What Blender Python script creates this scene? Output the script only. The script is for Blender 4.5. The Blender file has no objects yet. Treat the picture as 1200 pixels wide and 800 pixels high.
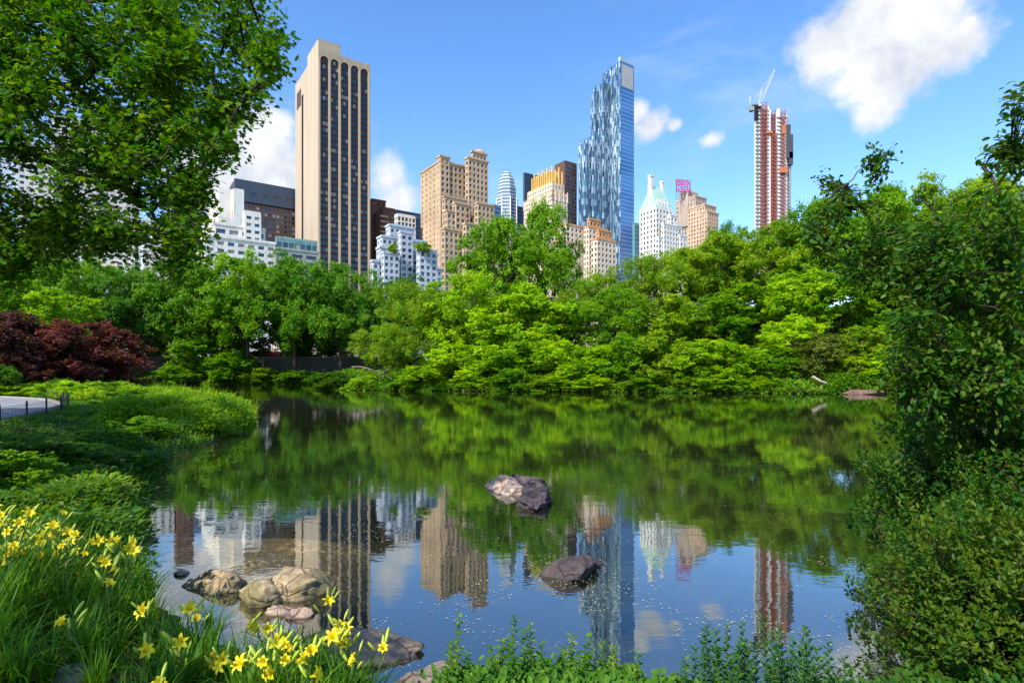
import bpy, math, random
import numpy as np
from mathutils import Vector, Matrix
from mathutils.geometry import tessellate_polygon
rng = np.random.default_rng(7); random.seed(7)
K = 667.0; HZ = 440.0; EYE = 2.2
SC = bpy.context.scene; COL = SC.collection
R = math.radians

def W(px, py, d): return np.array([(px-600)/K*d, d, EYE+(HZ-py)/K*d])
def G(px, py, z=0.0):
    d = (EYE-z)*K/(py-HZ); return np.array([(px-600)/K*d, d, z])

# ------------------------------------------------------------------ tagging
def tag(o, label=None, cat=None, group=None, kind=None):
    if label: o['label'] = label
    if cat: o['category'] = cat
    if group: o['group'] = group
    if kind: o['kind'] = kind
    return o
def empty(name, loc=(0,0,0), rz=0, parent=None):
    o = bpy.data.objects.new(name, None); COL.objects.link(o)
    o.location = loc; o.rotation_euler = (0,0,rz); o.empty_display_size = .3
    if parent: o.parent = parent
    return o
def thing(name, label, cat, loc=(0,0,0), rz=0, group=None):
    return tag(empty(name, loc, rz), label, cat, group)

# ------------------------------------------------------------------ mesh building
class Geo:
    def __init__(s): s.V=[]; s.F=[]; s.M=[]; s.U=[]; s.A=[]; s.n=0
    def add(s, V, F, mat=0, uv=None, var=None):
        V=np.asarray(V,float).reshape(-1,3); F=np.asarray(F,int)
        s.V.append(V); s.F.append(F+s.n); s.n+=len(V)
        s.M.append(np.full(len(F),mat,int) if np.isscalar(mat) else np.asarray(mat))
        s.U.append(np.zeros((F.size,2)) if uv is None else np.asarray(uv,float).reshape(-1,2))
        s.A.append(np.full(len(F),.5) if var is None else np.broadcast_to(np.asarray(var,float),(len(F),)))
    def box(s, c, size, rz=0, mat=0, taper=1.0, var=None):
        x,y,z=[q/2 for q in size]; t=taper
        P=np.array([[-x,-y,-z],[x,-y,-z],[x,y,-z],[-x,y,-z],[-x*t,-y*t,z],[x*t,-y*t,z],[x*t,y*t,z],[-x*t,y*t,z]])
        cr,sr=math.cos(rz),math.sin(rz); P=P@np.array([[cr,sr,0],[-sr,cr,0],[0,0,1]])+np.asarray(c)
        F=[[0,3,2,1],[4,5,6,7],[0,1,5,4],[1,2,6,5],[2,3,7,6],[3,0,4,7]]
        s.add(P,F,mat,var=var)
    def tube(s, pts, rad, n=6, mat=0, cap=True):
        pts=np.asarray(pts,float); m=len(pts); rad=np.broadcast_to(np.asarray(rad,float),(m,))
        t=np.gradient(pts,axis=0); t/=np.linalg.norm(t,axis=1)[:,None]+1e-9
        up=np.array([0,0,1.]) if abs(t[0][2])<.9 else np.array([1.,0,0])
        a=np.cross(t,up); a/=np.linalg.norm(a,axis=1)[:,None]+1e-9; b=np.cross(t,a)
        th=np.linspace(0,2*math.pi,n,endpoint=False)
        V=pts[:,None,:]+rad[:,None,None]*(np.cos(th)[None,:,None]*a[:,None,:]+np.sin(th)[None,:,None]*b[:,None,:])
        F=[]
        for i in range(m-1):
            for j in range(n):
                k=(j+1)%n; F.append([i*n+j,i*n+k,(i+1)*n+k,(i+1)*n+j])
        s.add(V.reshape(-1,3),F,mat)
    def build(s, name, mats, parent=None, smooth=False, link=True):
        me=bpy.data.meshes.new(name)
        V=np.concatenate(s.V); me.vertices.add(len(V)); me.vertices.foreach_set('co',V.ravel())
        tot=sum(f.size for f in s.F); nf=sum(len(f) for f in s.F)
        me.loops.add(tot); me.loops.foreach_set('vertex_index',np.concatenate([f.ravel() for f in s.F]))
        ls=[];o=0
        for f in s.F:
            ls.append(o+np.arange(len(f))*f.shape[1]); o+=f.size
        me.polygons.add(nf); me.polygons.foreach_set('loop_start',np.concatenate(ls))
        me.polygons.foreach_set('material_index',np.concatenate(s.M))
        me.polygons.foreach_set('use_smooth',np.full(nf,smooth))
        u=me.uv_layers.new(name='UVMap'); u.data.foreach_set('uv',np.concatenate(s.U).ravel())
        at=me.attributes.new('var','FLOAT','FACE'); at.data.foreach_set('value',np.concatenate(s.A))
        for m in (mats if isinstance(mats,(list,tuple)) else [mats]): me.materials.append(m)
        me.update(calc_edges=True)
        if not link: return me
        return obj(name, me, parent)
def obj(name, me, parent=None, loc=None, rz=0):
    o=bpy.data.objects.new(name,me); COL.objects.link(o)
    if parent: o.parent=parent
    if loc is not None: o.location=loc
    if rz: o.rotation_euler=(0,0,rz)
    return o

# ------------------------------------------------------------------ materials
def newmat(name):
    m=bpy.data.materials.new(name); m.use_nodes=True; nt=m.node_tree; nt.nodes.clear()
    return m, nt
def N(nt,t,**k):
    n=nt.nodes.new(t)
    for a,b in k.items():
        if a in n.inputs.keys() if hasattr(n.inputs,'keys') else False: n.inputs[a].default_value=b
        else: setattr(n,a,b)
    return n
def inp(n,**k):
    for a,b in k.items(): n.inputs[a.replace('_',' ')].default_value=b
    return n
def ramp(nt, fac, stops):
    r=nt.nodes.new('ShaderNodeValToRGB'); e=r.color_ramp.elements
    while len(e)<len(stops): e.new(.5)
    for q,(p,c) in zip(e,stops): q.position=p; q.color=(*c,1)
    nt.links.new(fac,r.inputs[0]); return r.outputs[0]
def math_(nt,op,a,b=None,c=None,clamp=False):
    n=nt.nodes.new('ShaderNodeMath'); n.operation=op; n.use_clamp=clamp
    for i,v in enumerate((a,b,c)):
        if v is None: continue
        if isinstance(v,(int,float)): n.inputs[i].default_value=v
        else: nt.links.new(v,n.inputs[i])
    return n.outputs[0]
def mixc(nt,f,a,b,mode='MIX'):
    n=nt.nodes.new('ShaderNodeMix'); n.data_type='RGBA'; n.blend_type=mode
    for i,v in ((0,f),(6,a),(7,b)):
        if isinstance(v,(int,float)): n.inputs[i].default_value=v
        elif isinstance(v,tuple): n.inputs[i].default_value=(*v,1) if len(v)==3 else v
        else: nt.links.new(v,n.inputs[i])
    return n.outputs[2]
def noise(nt,scale,detail=4,rough=.55,vec=None,dist=0):
    n=nt.nodes.new('ShaderNodeTexNoise'); n.inputs['Scale'].default_value=scale; n.inputs['Detail'].default_value=detail
    n.inputs['Roughness'].default_value=rough; n.inputs['Distortion'].default_value=dist
    if vec is not None: nt.links.new(vec,n.inputs['Vector'])
    return n.outputs['Fac']
def coord(nt,kind='Object'):
    return nt.nodes.new('ShaderNodeTexCoord').outputs[kind]
def geopos(nt): return nt.nodes.new('ShaderNodeNewGeometry').outputs['Position']
def scaled(nt,vec,s):
    n=nt.nodes.new('ShaderNodeVectorMath'); n.operation='MULTIPLY'; nt.links.new(vec,n.inputs[0]); n.inputs[1].default_value=s
    return n.outputs[0]
def princ(nt,col,rough=.7,spec=.4,bump=None,bs=.3,bd=.05,metal=0,**k):
    p=nt.nodes.new('ShaderNodeBsdfPrincipled')
    if isinstance(col,tuple): p.inputs['Base Color'].default_value=(*col,1)
    else: nt.links.new(col,p.inputs['Base Color'])
    if isinstance(rough,(int,float)): p.inputs['Roughness'].default_value=rough
    else: nt.links.new(rough,p.inputs['Roughness'])
    p.inputs['Specular IOR Level'].default_value=spec; p.inputs['Metallic'].default_value=metal
    if bump is not None:
        b=nt.nodes.new('ShaderNodeBump'); b.inputs['Strength'].default_value=bs; b.inputs['Distance'].default_value=bd
        nt.links.new(bump,b.inputs['Height']); nt.links.new(b.outputs[0],p.inputs['Normal'])
    return p
def out(nt,sh):
    o=nt.nodes.new('ShaderNodeOutputMaterial'); nt.links.new(sh,o.inputs[0])
def stone(name,col,var=.25,scale=.15,rough=.85,spec=.2,streak=True):
    """masonry / stucco: weathered colour noise with vertical streaks"""
    m,nt=newmat(name); pos=geopos(nt)
    n1=noise(nt,scale,5,.6,pos); n2=noise(nt,1.0,3,.6,scaled(nt,pos,(.9,.9,.06)))
    d=tuple(c*(1-var) for c in col); l=tuple(min(1,c*(1+var*.6)) for c in col)
    c=ramp(nt,n1,[(.3,d),(.7,l)])
    if streak: c=mixc(nt,.35,c,ramp(nt,n2,[(.35,tuple(q*.6 for q in col)),(.6,l)]))
    p=princ(nt,c,rough,spec,noise(nt,3,3,.6,pos),.2,.05); out(nt,p.outputs[0]); return m
def plain(name,col,rough=.5,metal=0,spec=.4):
    m,nt=newmat(name); pos=geopos(nt)
    c=mixc(nt,noise(nt,2.0,4,.6,pos),tuple(q*.8 for q in col),tuple(min(1,q*1.15) for q in col))
    p=princ(nt,c,rough,spec,metal=metal); out(nt,p.outputs[0]); return m
def glass(name,col,rough=.08,spec=.8):
    m,nt=newmat(name); pos=geopos(nt)
    c=mixc(nt,noise(nt,.35,2,.5,pos),tuple(q*.5 for q in col),tuple(q*1.5 for q in col))
    p=princ(nt,c,rough,spec,noise(nt,.25,1,.5,pos),.12,.2); out(nt,p.outputs[0]); return m

def leafmat(name, col=(.06,.14,.02), hue=.035, trans=.38, gloss=.35, rough=.45, yellow=0.0, objtint=True):
    """leaf: per-leaf hue variation, translucent, object colour as species tint"""
    m,nt=newmat(name)
    at=nt.nodes.new('ShaderNodeAttribute'); at.attribute_name='var'; v=at.outputs['Fac']
    oi=nt.nodes.new('ShaderNodeObjectInfo')
    base = oi.outputs['Color'] if objtint else None
    hs=nt.nodes.new('ShaderNodeHueSaturation')
    if base is not None: nt.links.new(base,hs.inputs['Color'])
    else: hs.inputs['Color'].default_value=(*col,1)
    nt.links.new(math_(nt,'ADD',math_(nt,'MULTIPLY',v,-hue*1.6),.5+hue*.8),hs.inputs['Hue'])
    nt.links.new(math_(nt,'ADD',math_(nt,'MULTIPLY',v,.9),.55),hs.inputs['Value'])
    hs.inputs['Saturation'].default_value=1.04
    c=hs.outputs[0]
    if yellow>0:
        c=mixc(nt,math_(nt,'GREATER_THAN',v,1-yellow),c,(.5,.2,.02))
    p=princ(nt,c,rough,gloss)
    tr=nt.nodes.new('ShaderNodeBsdfTranslucent')
    c2=mixc(nt,1.0,c,(1.5,1.35,.35),'MULTIPLY'); nt.links.new(c2,tr.inputs[0])
    mx=nt.nodes.new('ShaderNodeMixShader'); mx.inputs[0].default_value=trans
    nt.links.new(p.outputs[0],mx.inputs[1]); nt.links.new(tr.outputs[0],mx.inputs[2]); out(nt,mx.outputs[0])
    return m
LEAF=leafmat('leaf_foliage',trans=.47,gloss=.25,rough=.5)
LEAFY=leafmat('leaf_foliage_mixed',yellow=.012,trans=.45,gloss=.25,rough=.5,hue=.07)
def barkmat(name,col=(.05,.038,.028)):
    m,nt=newmat(name); pos=geopos(nt); n=noise(nt,1.0,5,.65,scaled(nt,pos,(9,9,2)))
    c=ramp(nt,n,[(.3,tuple(q*.4 for q in col)),(.7,tuple(q*1.6 for q in col))])
    p=princ(nt,c,.9,.15,n,.6,.03); out(nt,p.outputs[0]); return m
BARK=barkmat('bark'); STEM=plain('stem_green',(.05,.11,.02),.6)
TWIG=barkmat('twig_bark',(.04,.03,.022))

# ------------------------------------------------------------------ terrain
POND=np.array([(-.9,3.75),(1.2,3.55),(2.6,3.7),(3.2,4.3),(4.1,5.6),(6.2,9.2),(11,16.3),(15,21),(25,33),(40,50),(52,62),
 (46,67.2),(43,68),(31,70.5),(22,72),(16,74),(8,77),(0,79),(-12,82),(-18,84),(-24,86),(-31,90),(-36,112),(-36,134),(-45,148),
 (-59,149.5),(-82,147),(-97,133),(-80,104),(-62,86),(-43,66),(-27,49),(-19,38),(-14.4,30.8),(-11.6,25),(-10.2,20),(-9.4,16.3),(-7.8,12.2),
 (-6.3,9.2),(-4.75,6.9),(-3.6,5.6),(-2.5,4.75),(-1.7,4.25)])
def sdist(x,y,P=POND):
    x=np.asarray(x,float); y=np.asarray(y,float); sh=x.shape; x=x.ravel(); y=y.ravel()
    best=np.full(x.shape,1e18); ins=np.zeros(x.shape,bool)
    for i in range(len(P)):
        a=P[i]; b=P[(i+1)%len(P)]; e=b-a
        t=np.clip(((x-a[0])*e[0]+(y-a[1])*e[1])/(e@e),0,1)
        d=(x-a[0]-t*e[0])**2+(y-a[1]-t*e[1])**2; best=np.minimum(best,d)
        c=((a[1]>y)!=(b[1]>y)); 
        with np.errstate(divide='ignore',invalid='ignore'):
            xi=(b[0]-a[0])*(y-a[1])/(b[1]-a[1]+1e-12)+a[0]
        ins^=(c&(x<xi))
    s=np.sqrt(best); return np.where(ins,-s,s).reshape(sh)
def sm(x,a,b):
    t=np.clip((x-a)/(b-a),0,1); return t*t*(3-2*t)
def wob(x,y,f,s=0): return np.sin(x*f+s)*np.cos(y*f*1.13+s*2)+.5*np.sin(x*f*2.3+y*f*1.7+s)
PATHC=np.array([(-12,2),(-14.2,9),(-17.2,15),(-20.6,21.2),(-25.6,26.8),(-33,31.5),(-46,35),(-64,36)])
def pathdist(x,y):
    best=np.full(np.shape(x),1e9)
    for a,b in zip(PATHC[:-1],PATHC[1:]):
        e=b-a; t=np.clip(((x-a[0])*e[0]+(y-a[1])*e[1])/(e@e),0,1)
        best=np.minimum(best,np.hypot(x-a[0]-t*e[0],y-a[1]-t*e[1]))
    return best
def terrain(x,y):
    x=np.asarray(x,float); y=np.asarray(y,float); s=sdist(x,y)
    z=.5*(1-np.exp(-np.maximum(s,0)/.9))+.4*sm(s,1.5,7)
    z=z+.05*wob(x,y,.9)*sm(s,.5,3)
    pd=pathdist(x,y); z=z+( .9-z)*(1-sm(pd,3.0,4.6))
    hill=sm(y,60,85)*( sm(x,-26,-10)*np.minimum(np.maximum(s,0)*.16,3.0) + sm(x,5,45)*np.minimum(np.maximum(s-1,0)*.3,8.5))
    z=z+hill
    z=z+sm(y,151.5,156)*(1-sm(x,-34,-24))*1.6
    z=np.where(y>157.2, np.maximum(z, 5.2), z) if True else z
    zb=-.05-.8*(1-np.exp(s/.6))-.9*sm(-s,1.5,9)
    # shallow shelf by the stones
    shelf=np.exp(-(((x+3.7+.15*wob(x,y,1.1))/2.3)**4+((y-7.1)/2.1)**4)); zb=zb*(1-.88*shelf)+.03*wob(x,y,2.1)*shelf
    return np.where(s>0,np.maximum(z,.03),zb)
def tz(x,y): return float(terrain(np.array([x]),np.array([y]))[0])

def build_ground():
    t=np.linspace(-7.3,7.3,430); xs=5.5*np.sinh(t)
    t2=np.linspace(-2.2,7.35,330); ys=6+5.0*np.sinh(t2)
    ys=np.sort(np.concatenate([ys,[150.5,151.5,153,154.5,157.0,157.3]]))
    X,Y=np.meshgrid(xs,ys); Z=terrain(X,Y); V=np.stack([X,Y,Z],-1).reshape(-1,3)
    nx=len(xs); ny=len(ys); i=np.arange((nx-1)*(ny-1)); a=(i//(nx-1))*nx+i%(nx-1)
    F=np.stack([a,a+1,a+1+nx,a+nx],1)
    g=Geo(); g.add(V,F)
    m,nt=newmat('soil_and_turf'); pos=geopos(nt)
    sep=nt.nodes.new('ShaderNodeSeparateXYZ'); nt.links.new(pos,sep.inputs[0])
    soil=ramp(nt,noise(nt,6,8,.7,pos),[(.3,(.018,.012,.008)),(.5,(.06,.042,.026)),(.72,(.16,.11,.07))])
    turf=ramp(nt,noise(nt,4,6,.7,pos),[(.3,(.015,.035,.008)),(.7,(.06,.11,.02))])
    land=mixc(nt,math_(nt,'GREATER_THAN',noise(nt,.8,3,.6,pos),.47),soil,turf)
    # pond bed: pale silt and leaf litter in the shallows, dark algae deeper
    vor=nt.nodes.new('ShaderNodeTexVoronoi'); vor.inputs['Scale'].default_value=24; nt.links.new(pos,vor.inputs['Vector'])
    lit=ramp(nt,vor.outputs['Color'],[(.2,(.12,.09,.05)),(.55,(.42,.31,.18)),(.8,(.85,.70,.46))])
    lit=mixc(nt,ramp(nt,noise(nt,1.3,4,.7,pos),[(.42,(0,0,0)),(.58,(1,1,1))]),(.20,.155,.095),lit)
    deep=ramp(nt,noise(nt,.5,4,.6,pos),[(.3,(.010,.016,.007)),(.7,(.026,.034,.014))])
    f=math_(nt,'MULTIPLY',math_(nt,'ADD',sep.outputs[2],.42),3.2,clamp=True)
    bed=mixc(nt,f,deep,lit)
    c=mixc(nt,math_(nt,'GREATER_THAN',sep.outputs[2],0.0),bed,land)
    p=princ(nt,c,.9,.15,noise(nt,18,6,.7,pos),.7,.03); out(nt,p.outputs[0])
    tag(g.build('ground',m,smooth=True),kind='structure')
build_ground()

def build_water():
    g=Geo(); g.add([[-150,1.5,0],[110,1.5,0],[110,150.4,0],[-150,150.4,0]],[[0,1,2,3]])
    m,nt=newmat('pond_water'); pos=geopos(nt)
    # film of pollen and dust drifting in streaks
    film=noise(nt,1.0,7,.72,scaled(nt,pos,(.55,.9,1)),1.2)
    fine=noise(nt,26,4,.7,pos)
    filmf=math_(nt,'MULTIPLY',ramp(nt,film,[(.50,(0,0,0)),(.72,(1,1,1))]),ramp(nt,fine,[(.45,(0,0,0)),(.7,(1,1,1))]))
    w1=noise(nt,1.0,3,.55,scaled(nt,pos,(1.6,3.2,1)),.4)
    w2=noise(nt,1.0,2,.5,scaled(nt,pos,(7,16,1)))
    w3=noise(nt,1.0,2,.5,scaled(nt,pos,(.06,.13,1)))
    patch=ramp(nt,w3,[(.42,(.25,.25,.25)),(.6,(1,1,1))])
    h=math_(nt,'ADD',w1,math_(nt,'MULTIPLY',w2,math_(nt,'MULTIPLY',patch,.35)))
    b=nt.nodes.new('ShaderNodeBump'); b.inputs['Strength'].default_value=.55; b.inputs['Distance'].default_value=.0028
    nt.links.new(h,b.inputs['Height'])
    lw=nt.nodes.new('ShaderNodeLayerWeight'); lw.inputs['Blend'].default_value=.5; nt.links.new(b.outputs[0],lw.inputs['Normal'])
    frs=math_(nt,'ADD',.25,math_(nt,'MULTIPLY',.75,math_(nt,'POWER',lw.outputs['Facing'],4.6)))
    gl=nt.nodes.new('ShaderNodeBsdfGlossy'); gl.inputs['Roughness'].default_value=.012; gl.inputs['Color'].default_value=(.93,.98,1,1); nt.links.new(b.outputs[0],gl.inputs['Normal'])
    di=nt.nodes.new('ShaderNodeBsdfDiffuse')
    nt.links.new(mixc(nt,math_(nt,'MULTIPLY',filmf,.8),(.028,.040,.018),(.5,.48,.36)),di.inputs[0])
    tr=nt.nodes.new('ShaderNodeBsdfTransparent'); tr.inputs[0].default_value=(.92,.88,.66,1)
    body=nt.nodes.new('ShaderNodeMixShader')
    nt.links.new(math_(nt,'MAXIMUM',math_(nt,'MULTIPLY',filmf,.9),.12),body.inputs[0]); nt.links.new(tr.outputs[0],body.inputs[1]); nt.links.new(di.outputs[0],body.inputs[2])
    mx=nt.nodes.new('ShaderNodeMixShader'); nt.links.new(math_(nt,'MULTIPLY',frs,math_(nt,'SUBTRACT',1.0,math_(nt,'MULTIPLY',filmf,.5))),mx.inputs[0])
    nt.links.new(body.outputs[0],mx.inputs[1]); nt.links.new(gl.outputs[0],mx.inputs[2]); out(nt,mx.outputs[0])
    tag(g.build('water',m),kind='structure')
build_water()

def build_path():
    C=[];
    for a,b in zip(PATHC[:-1],PATHC[1:]):
        for t in np.linspace(0,1,8,endpoint=False): C.append(a+(b-a)*t)
    C=np.array(C); 
    for _ in range(6): C[1:-1]=(C[:-2]+2*C[1:-1]+C[2:])/4
    T=np.gradient(C,axis=0); T/=np.linalg.norm(T,axis=1)[:,None]; Nn=np.stack([-T[:,1],T[:,0]],1)
    offs=np.linspace(-2.9,2.9,7); V=[]
    for o in offs:
        p=C+Nn*o; V.append(np.column_stack([p,np.full(len(p),.955+.0*o)]))
    V=np.array(V); m=len(C); F=[]
    for i in range(6):
        for j in range(m-1): F.append([i*m+j,i*m+j+1,(i+1)*m+j+1,(i+1)*m+j])
    g=Geo(); g.add(V.reshape(-1,3),F)
    mt,nt=newmat('path_asphalt'); pos=geopos(nt)
    c=ramp(nt,noise(nt,1.2,8,.7,pos),[(.3,(.13,.135,.145)),(.5,(.2,.2,.205)),(.7,(.30,.29,.27))])
    p=princ(nt,c,.85,.3,noise(nt,40,4,.7,pos),.4,.01); out(nt,p.outputs[0])
    tag(g.build('path',mt,smooth=True),kind='structure')
    # stone edging, both sides
    e=Geo()
    for sgn in (-1,1):
        p=C+Nn*sgn*2.98
        q=C+Nn*sgn*3.12
        n=len(p); A=np.column_stack([p,np.full(n,.9)]);B=np.column_stack([p,np.full(n,1.03)]);D=np.column_stack([q,np.full(n,1.03)]);E=np.column_stack([q,np.full(n,.9)])
        V=np.concatenate([A,B,D,E]); F=[]
        for k in range(3):
            for j in range(n-1): F.append([k*n+j,k*n+j+1,(k+1)*n+j+1,(k+1)*n+j])
        e.add(V,F)
    tag(e.build('path_kerb',stone('edging_stone',(.3,.28,.25),.3,1.5)),kind='structure')
    return C,Nn
PC,PN=build_path()

# ------------------------------------------------------------------ leaves & trees
def unit(v): return v/(np.linalg.norm(v,axis=-1,keepdims=True)+1e-9)
T_DIAMOND=(np.array([[0,0,0],[.45,.34,.06],[1,0,-.05],[.45,-.34,.06]]),np.array([[0,2,1],[0,3,2]]))
T_OVAL=(np.array([[0,0,0],[.3,.24,.05],[.68,.22,.04],[1,0,-.06],[.68,-.22,.04],[.3,-.24,.05],[.5,0,-.02]]),
        np.array([[0,6,1],[1,6,2],[2,6,3],[3,6,4],[4,6,5],[5,6,0]]))
_m=[[0,0,0],[.12,.30,.02],[.02,.62,-.05],[.36,.34,.03],[.62,.52,-.04],[.66,.2,.03],[1.05,0,-.1],[.66,-.2,.03],[.62,-.52,-.04],[.36,-.34,.03],[.02,-.62,-.05],[.12,-.30,.02],[.38,0,-.02]]
T_MAPLE=(np.array(_m,float),np.array([[12,i+1,i] for i in range(11)]+[[12,0,11]]))
def leaves(g,P,D,Nm,S,tmpl,var=None,mat=0):
    tv,tf=tmpl; n=len(P); D=unit(D); Z=unit(Nm-(Nm*D).sum(1)[:,None]*D); Y=np.cross(Z,D)
    S=np.broadcast_to(np.asarray(S,float),(n,))[:,None,None]
    V=P[:,None,:]+S*(tv[None,:,0:1]*D[:,None]+tv[None,:,1:2]*Y[:,None]+tv[None,:,2:3]*Z[:,None])
    F=(tf[None]+(np.arange(n)*len(tv))[:,None,None]).reshape(-1,3)
    if var is None: var=rng.random(n)
    g.add(V.reshape(-1,3),F,mat,var=np.repeat(var,len(tf)))
def rdir(n): return unit(rng.normal(size=(n,3)))

def crown(kind,seed,nclump=46,nsub=11,nleaf=38,leaf=.020):
    """normalised crown: height 1 from z=0, diameter about 1; leaf-sized faces gathered in clumps"""
    global rng; keep=rng; rng=np.random.default_rng(seed)
    if kind=='round':   lo,cz,rz=.20,.60,.39
    elif kind=='tall':  lo,cz,rz=.04,.53,.47
    elif kind=='bush':  lo,cz,rz=.0,.42,.55
    elif kind=='layer': lo,cz,rz=.04,.48,.5
    else:               lo,cz,rz=.04,.52,.47     # feather
    # lobes make an uneven outline
    nl=17 if kind!='bush' else 11
    L=[]
    for i in range(nl):
        a=i*2.4+rng.random()*.8; h=-.92+1.84*(i+.5)/nl+rng.normal()*.08; rr=math.sqrt(max(.04,1-h*h))*.34*rng.uniform(.72,1.15)
        L.append([math.cos(a)*rr,math.sin(a)*rr,cz+h*rz*.74,rng.uniform(.13,.21)])
    L.append([0,0,cz+rz*.62,.17]); L.append([0,0,cz,.25]); L=np.array(L)
    li=rng.integers(0,len(L),nclump); d=rdir(nclump); d[:,2]=np.where(rng.random(nclump)<.6,abs(d[:,2]),d[:,2])
    C=L[li,:3]+d*L[li,3:4]*np.array([1,1,.9])*rng.uniform(.5,1.05,(nclump,1))
    C[:,2]=np.clip(C[:,2],lo,None); cr=rng.uniform(.035,.09,nclump)
    sq=.75 if kind=='layer' else 1.6 if kind=='bush' else .85
    i=np.repeat(np.arange(nclump),nsub); d=rdir(len(i)); d[:,2]=np.where(rng.random(len(i))<.35,abs(d[:,2]),d[:,2])
    S=C[i]+d*cr[i][:,None]*np.array([1.15,1.15,sq])*rng.uniform(.5,1.1,(len(i),1)); sr=cr[i]*rng.uniform(.28,.5,len(i))
    j=np.repeat(np.arange(len(S)),nleaf); d=rdir(len(j))
    r=sr[j]*rng.uniform(.3,1.25,len(j))
    P=S[j]+d*r[:,None]*np.array([1,1,.8 if kind!='layer' else .45])
    if kind=='feather': P[:,2]-=rng.random(len(j))*.012
    outw=unit(P-C[i][j]+np.array([0,0,.001]))
    Nm=unit(outw*.9+np.array([0,0,.5])+rng.normal(size=(len(j),3))*.42)
    D=unit(rng.normal(size=(len(j),3))+outw*.5-np.array([0,0,.25]))
    keepm=P[:,2]>0
    cv=rng.random(nclump)*.5; sv=rng.random(len(S))*.2
    var=cv[i][j]+sv[j]+rng.random(len(j))*.3
    g=Geo(); P,D,Nm,var=P[keepm],D[keepm],Nm[keepm],var[keepm]
    leaves(g,P,D,Nm,leaf*rng.uniform(.65,1.35,len(P)),T_DIAMOND,var)
    me=g.build('crown_'+kind,LEAF,link=False)
    t=Geo(); top=cz+rz*.5
    if kind in('bush',):
        for q in rng.permutation(nclump)[:9]:
            e=C[q]; b=np.array([rng.normal()*.03,rng.normal()*.03,-.05]); mid=(b+e)/2+np.array([e[0]*.1,e[1]*.1,.03])
            t.tube([b,mid,e],[.010,.006,.002],5)
    else:
        bend=rng.normal(size=2)*.02
        pts=np.array([[0,0,-.05],[bend[0]*.5,bend[1]*.5,lo*.6+.05],[bend[0],bend[1],cz-.1],[bend[0]*1.4,bend[1],top]])
        t.tube(pts,[.028,.020,.014,.003],8)
        for q in rng.permutation(nclump)[:26]:
            e=C[q]; z0=min(e[2]-.05,rng.uniform(lo*.9,cz+.05)); z0=max(z0,lo*.8)
            b=np.array([bend[0]*z0*2,bend[1]*z0*2,z0]); mid=b*.45+e*.55+np.array([0,0,-.02])
            t.tube([b,mid,e],[.011,.007,.002],5)
    tm=t.build('trunk_'+kind,BARK,smooth=True,link=False)
    rng=keep
    return me,tm
PROTO={}
for k,n in (('round',3),('tall',4),('bush',5),('layer',3),('feather',3)):
    PROTO[k]=[crown(k,100+i*7+hash_ ,nclump=(150 if k!='bush' else 110),
                    nleaf=(22 if k!='feather' else 26),leaf=(.0185 if k in('round','tall') else .028 if k=='bush' else .022 if k=='layer' else .014))
              for i in range(n) for hash_ in (len(k)*13,)]
CNT={}
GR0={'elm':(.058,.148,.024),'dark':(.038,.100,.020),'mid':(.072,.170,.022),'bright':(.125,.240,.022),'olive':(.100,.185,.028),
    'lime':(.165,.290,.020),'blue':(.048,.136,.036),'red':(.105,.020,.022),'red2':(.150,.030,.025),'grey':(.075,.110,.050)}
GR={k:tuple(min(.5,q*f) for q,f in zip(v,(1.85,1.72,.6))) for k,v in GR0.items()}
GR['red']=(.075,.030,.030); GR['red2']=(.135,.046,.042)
LEAFBRIGHT=1.3
def plant(name,kind,px,top,d,hw,col,label,cat,group=None,z0=None,sink=0.0,var=None):
    x=(px-600)/K*d; zg=tz(x,d) if z0 is None else z0
    H=(HZ-top)/K*d+EYE-zg; Wd=2*hw/K*d*1.12
    if kind in('tall','layer','feather','round') and H/Wd<.82: kind='bush'
    k=CNT.get(kind,0); CNT[kind]=k+1; cm,tm=PROTO[kind][k%len(PROTO[kind])] if var is None else PROTO[kind][var]
    o=thing(name,label,cat,(x,d,zg-sink),rng.uniform(0,6.28),group)
    c=obj('crown',cm,o); Wd*=1.08; c.scale=(Wd,Wd*rng.uniform(.9,1.1),H*1.03); c.color=(*GR[col],1) if isinstance(col,str) else (*col,1)
    t=obj('trunk' if kind!='bush' else 'stem',tm,o); s=min(Wd,H)*1.0; t.scale=(Wd*.9,Wd*.9,H)
    return o
gE='tall trees standing along the park wall'; gC='trees on the far bank of the pond'; gS='shrubs growing along the far waterline'
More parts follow.
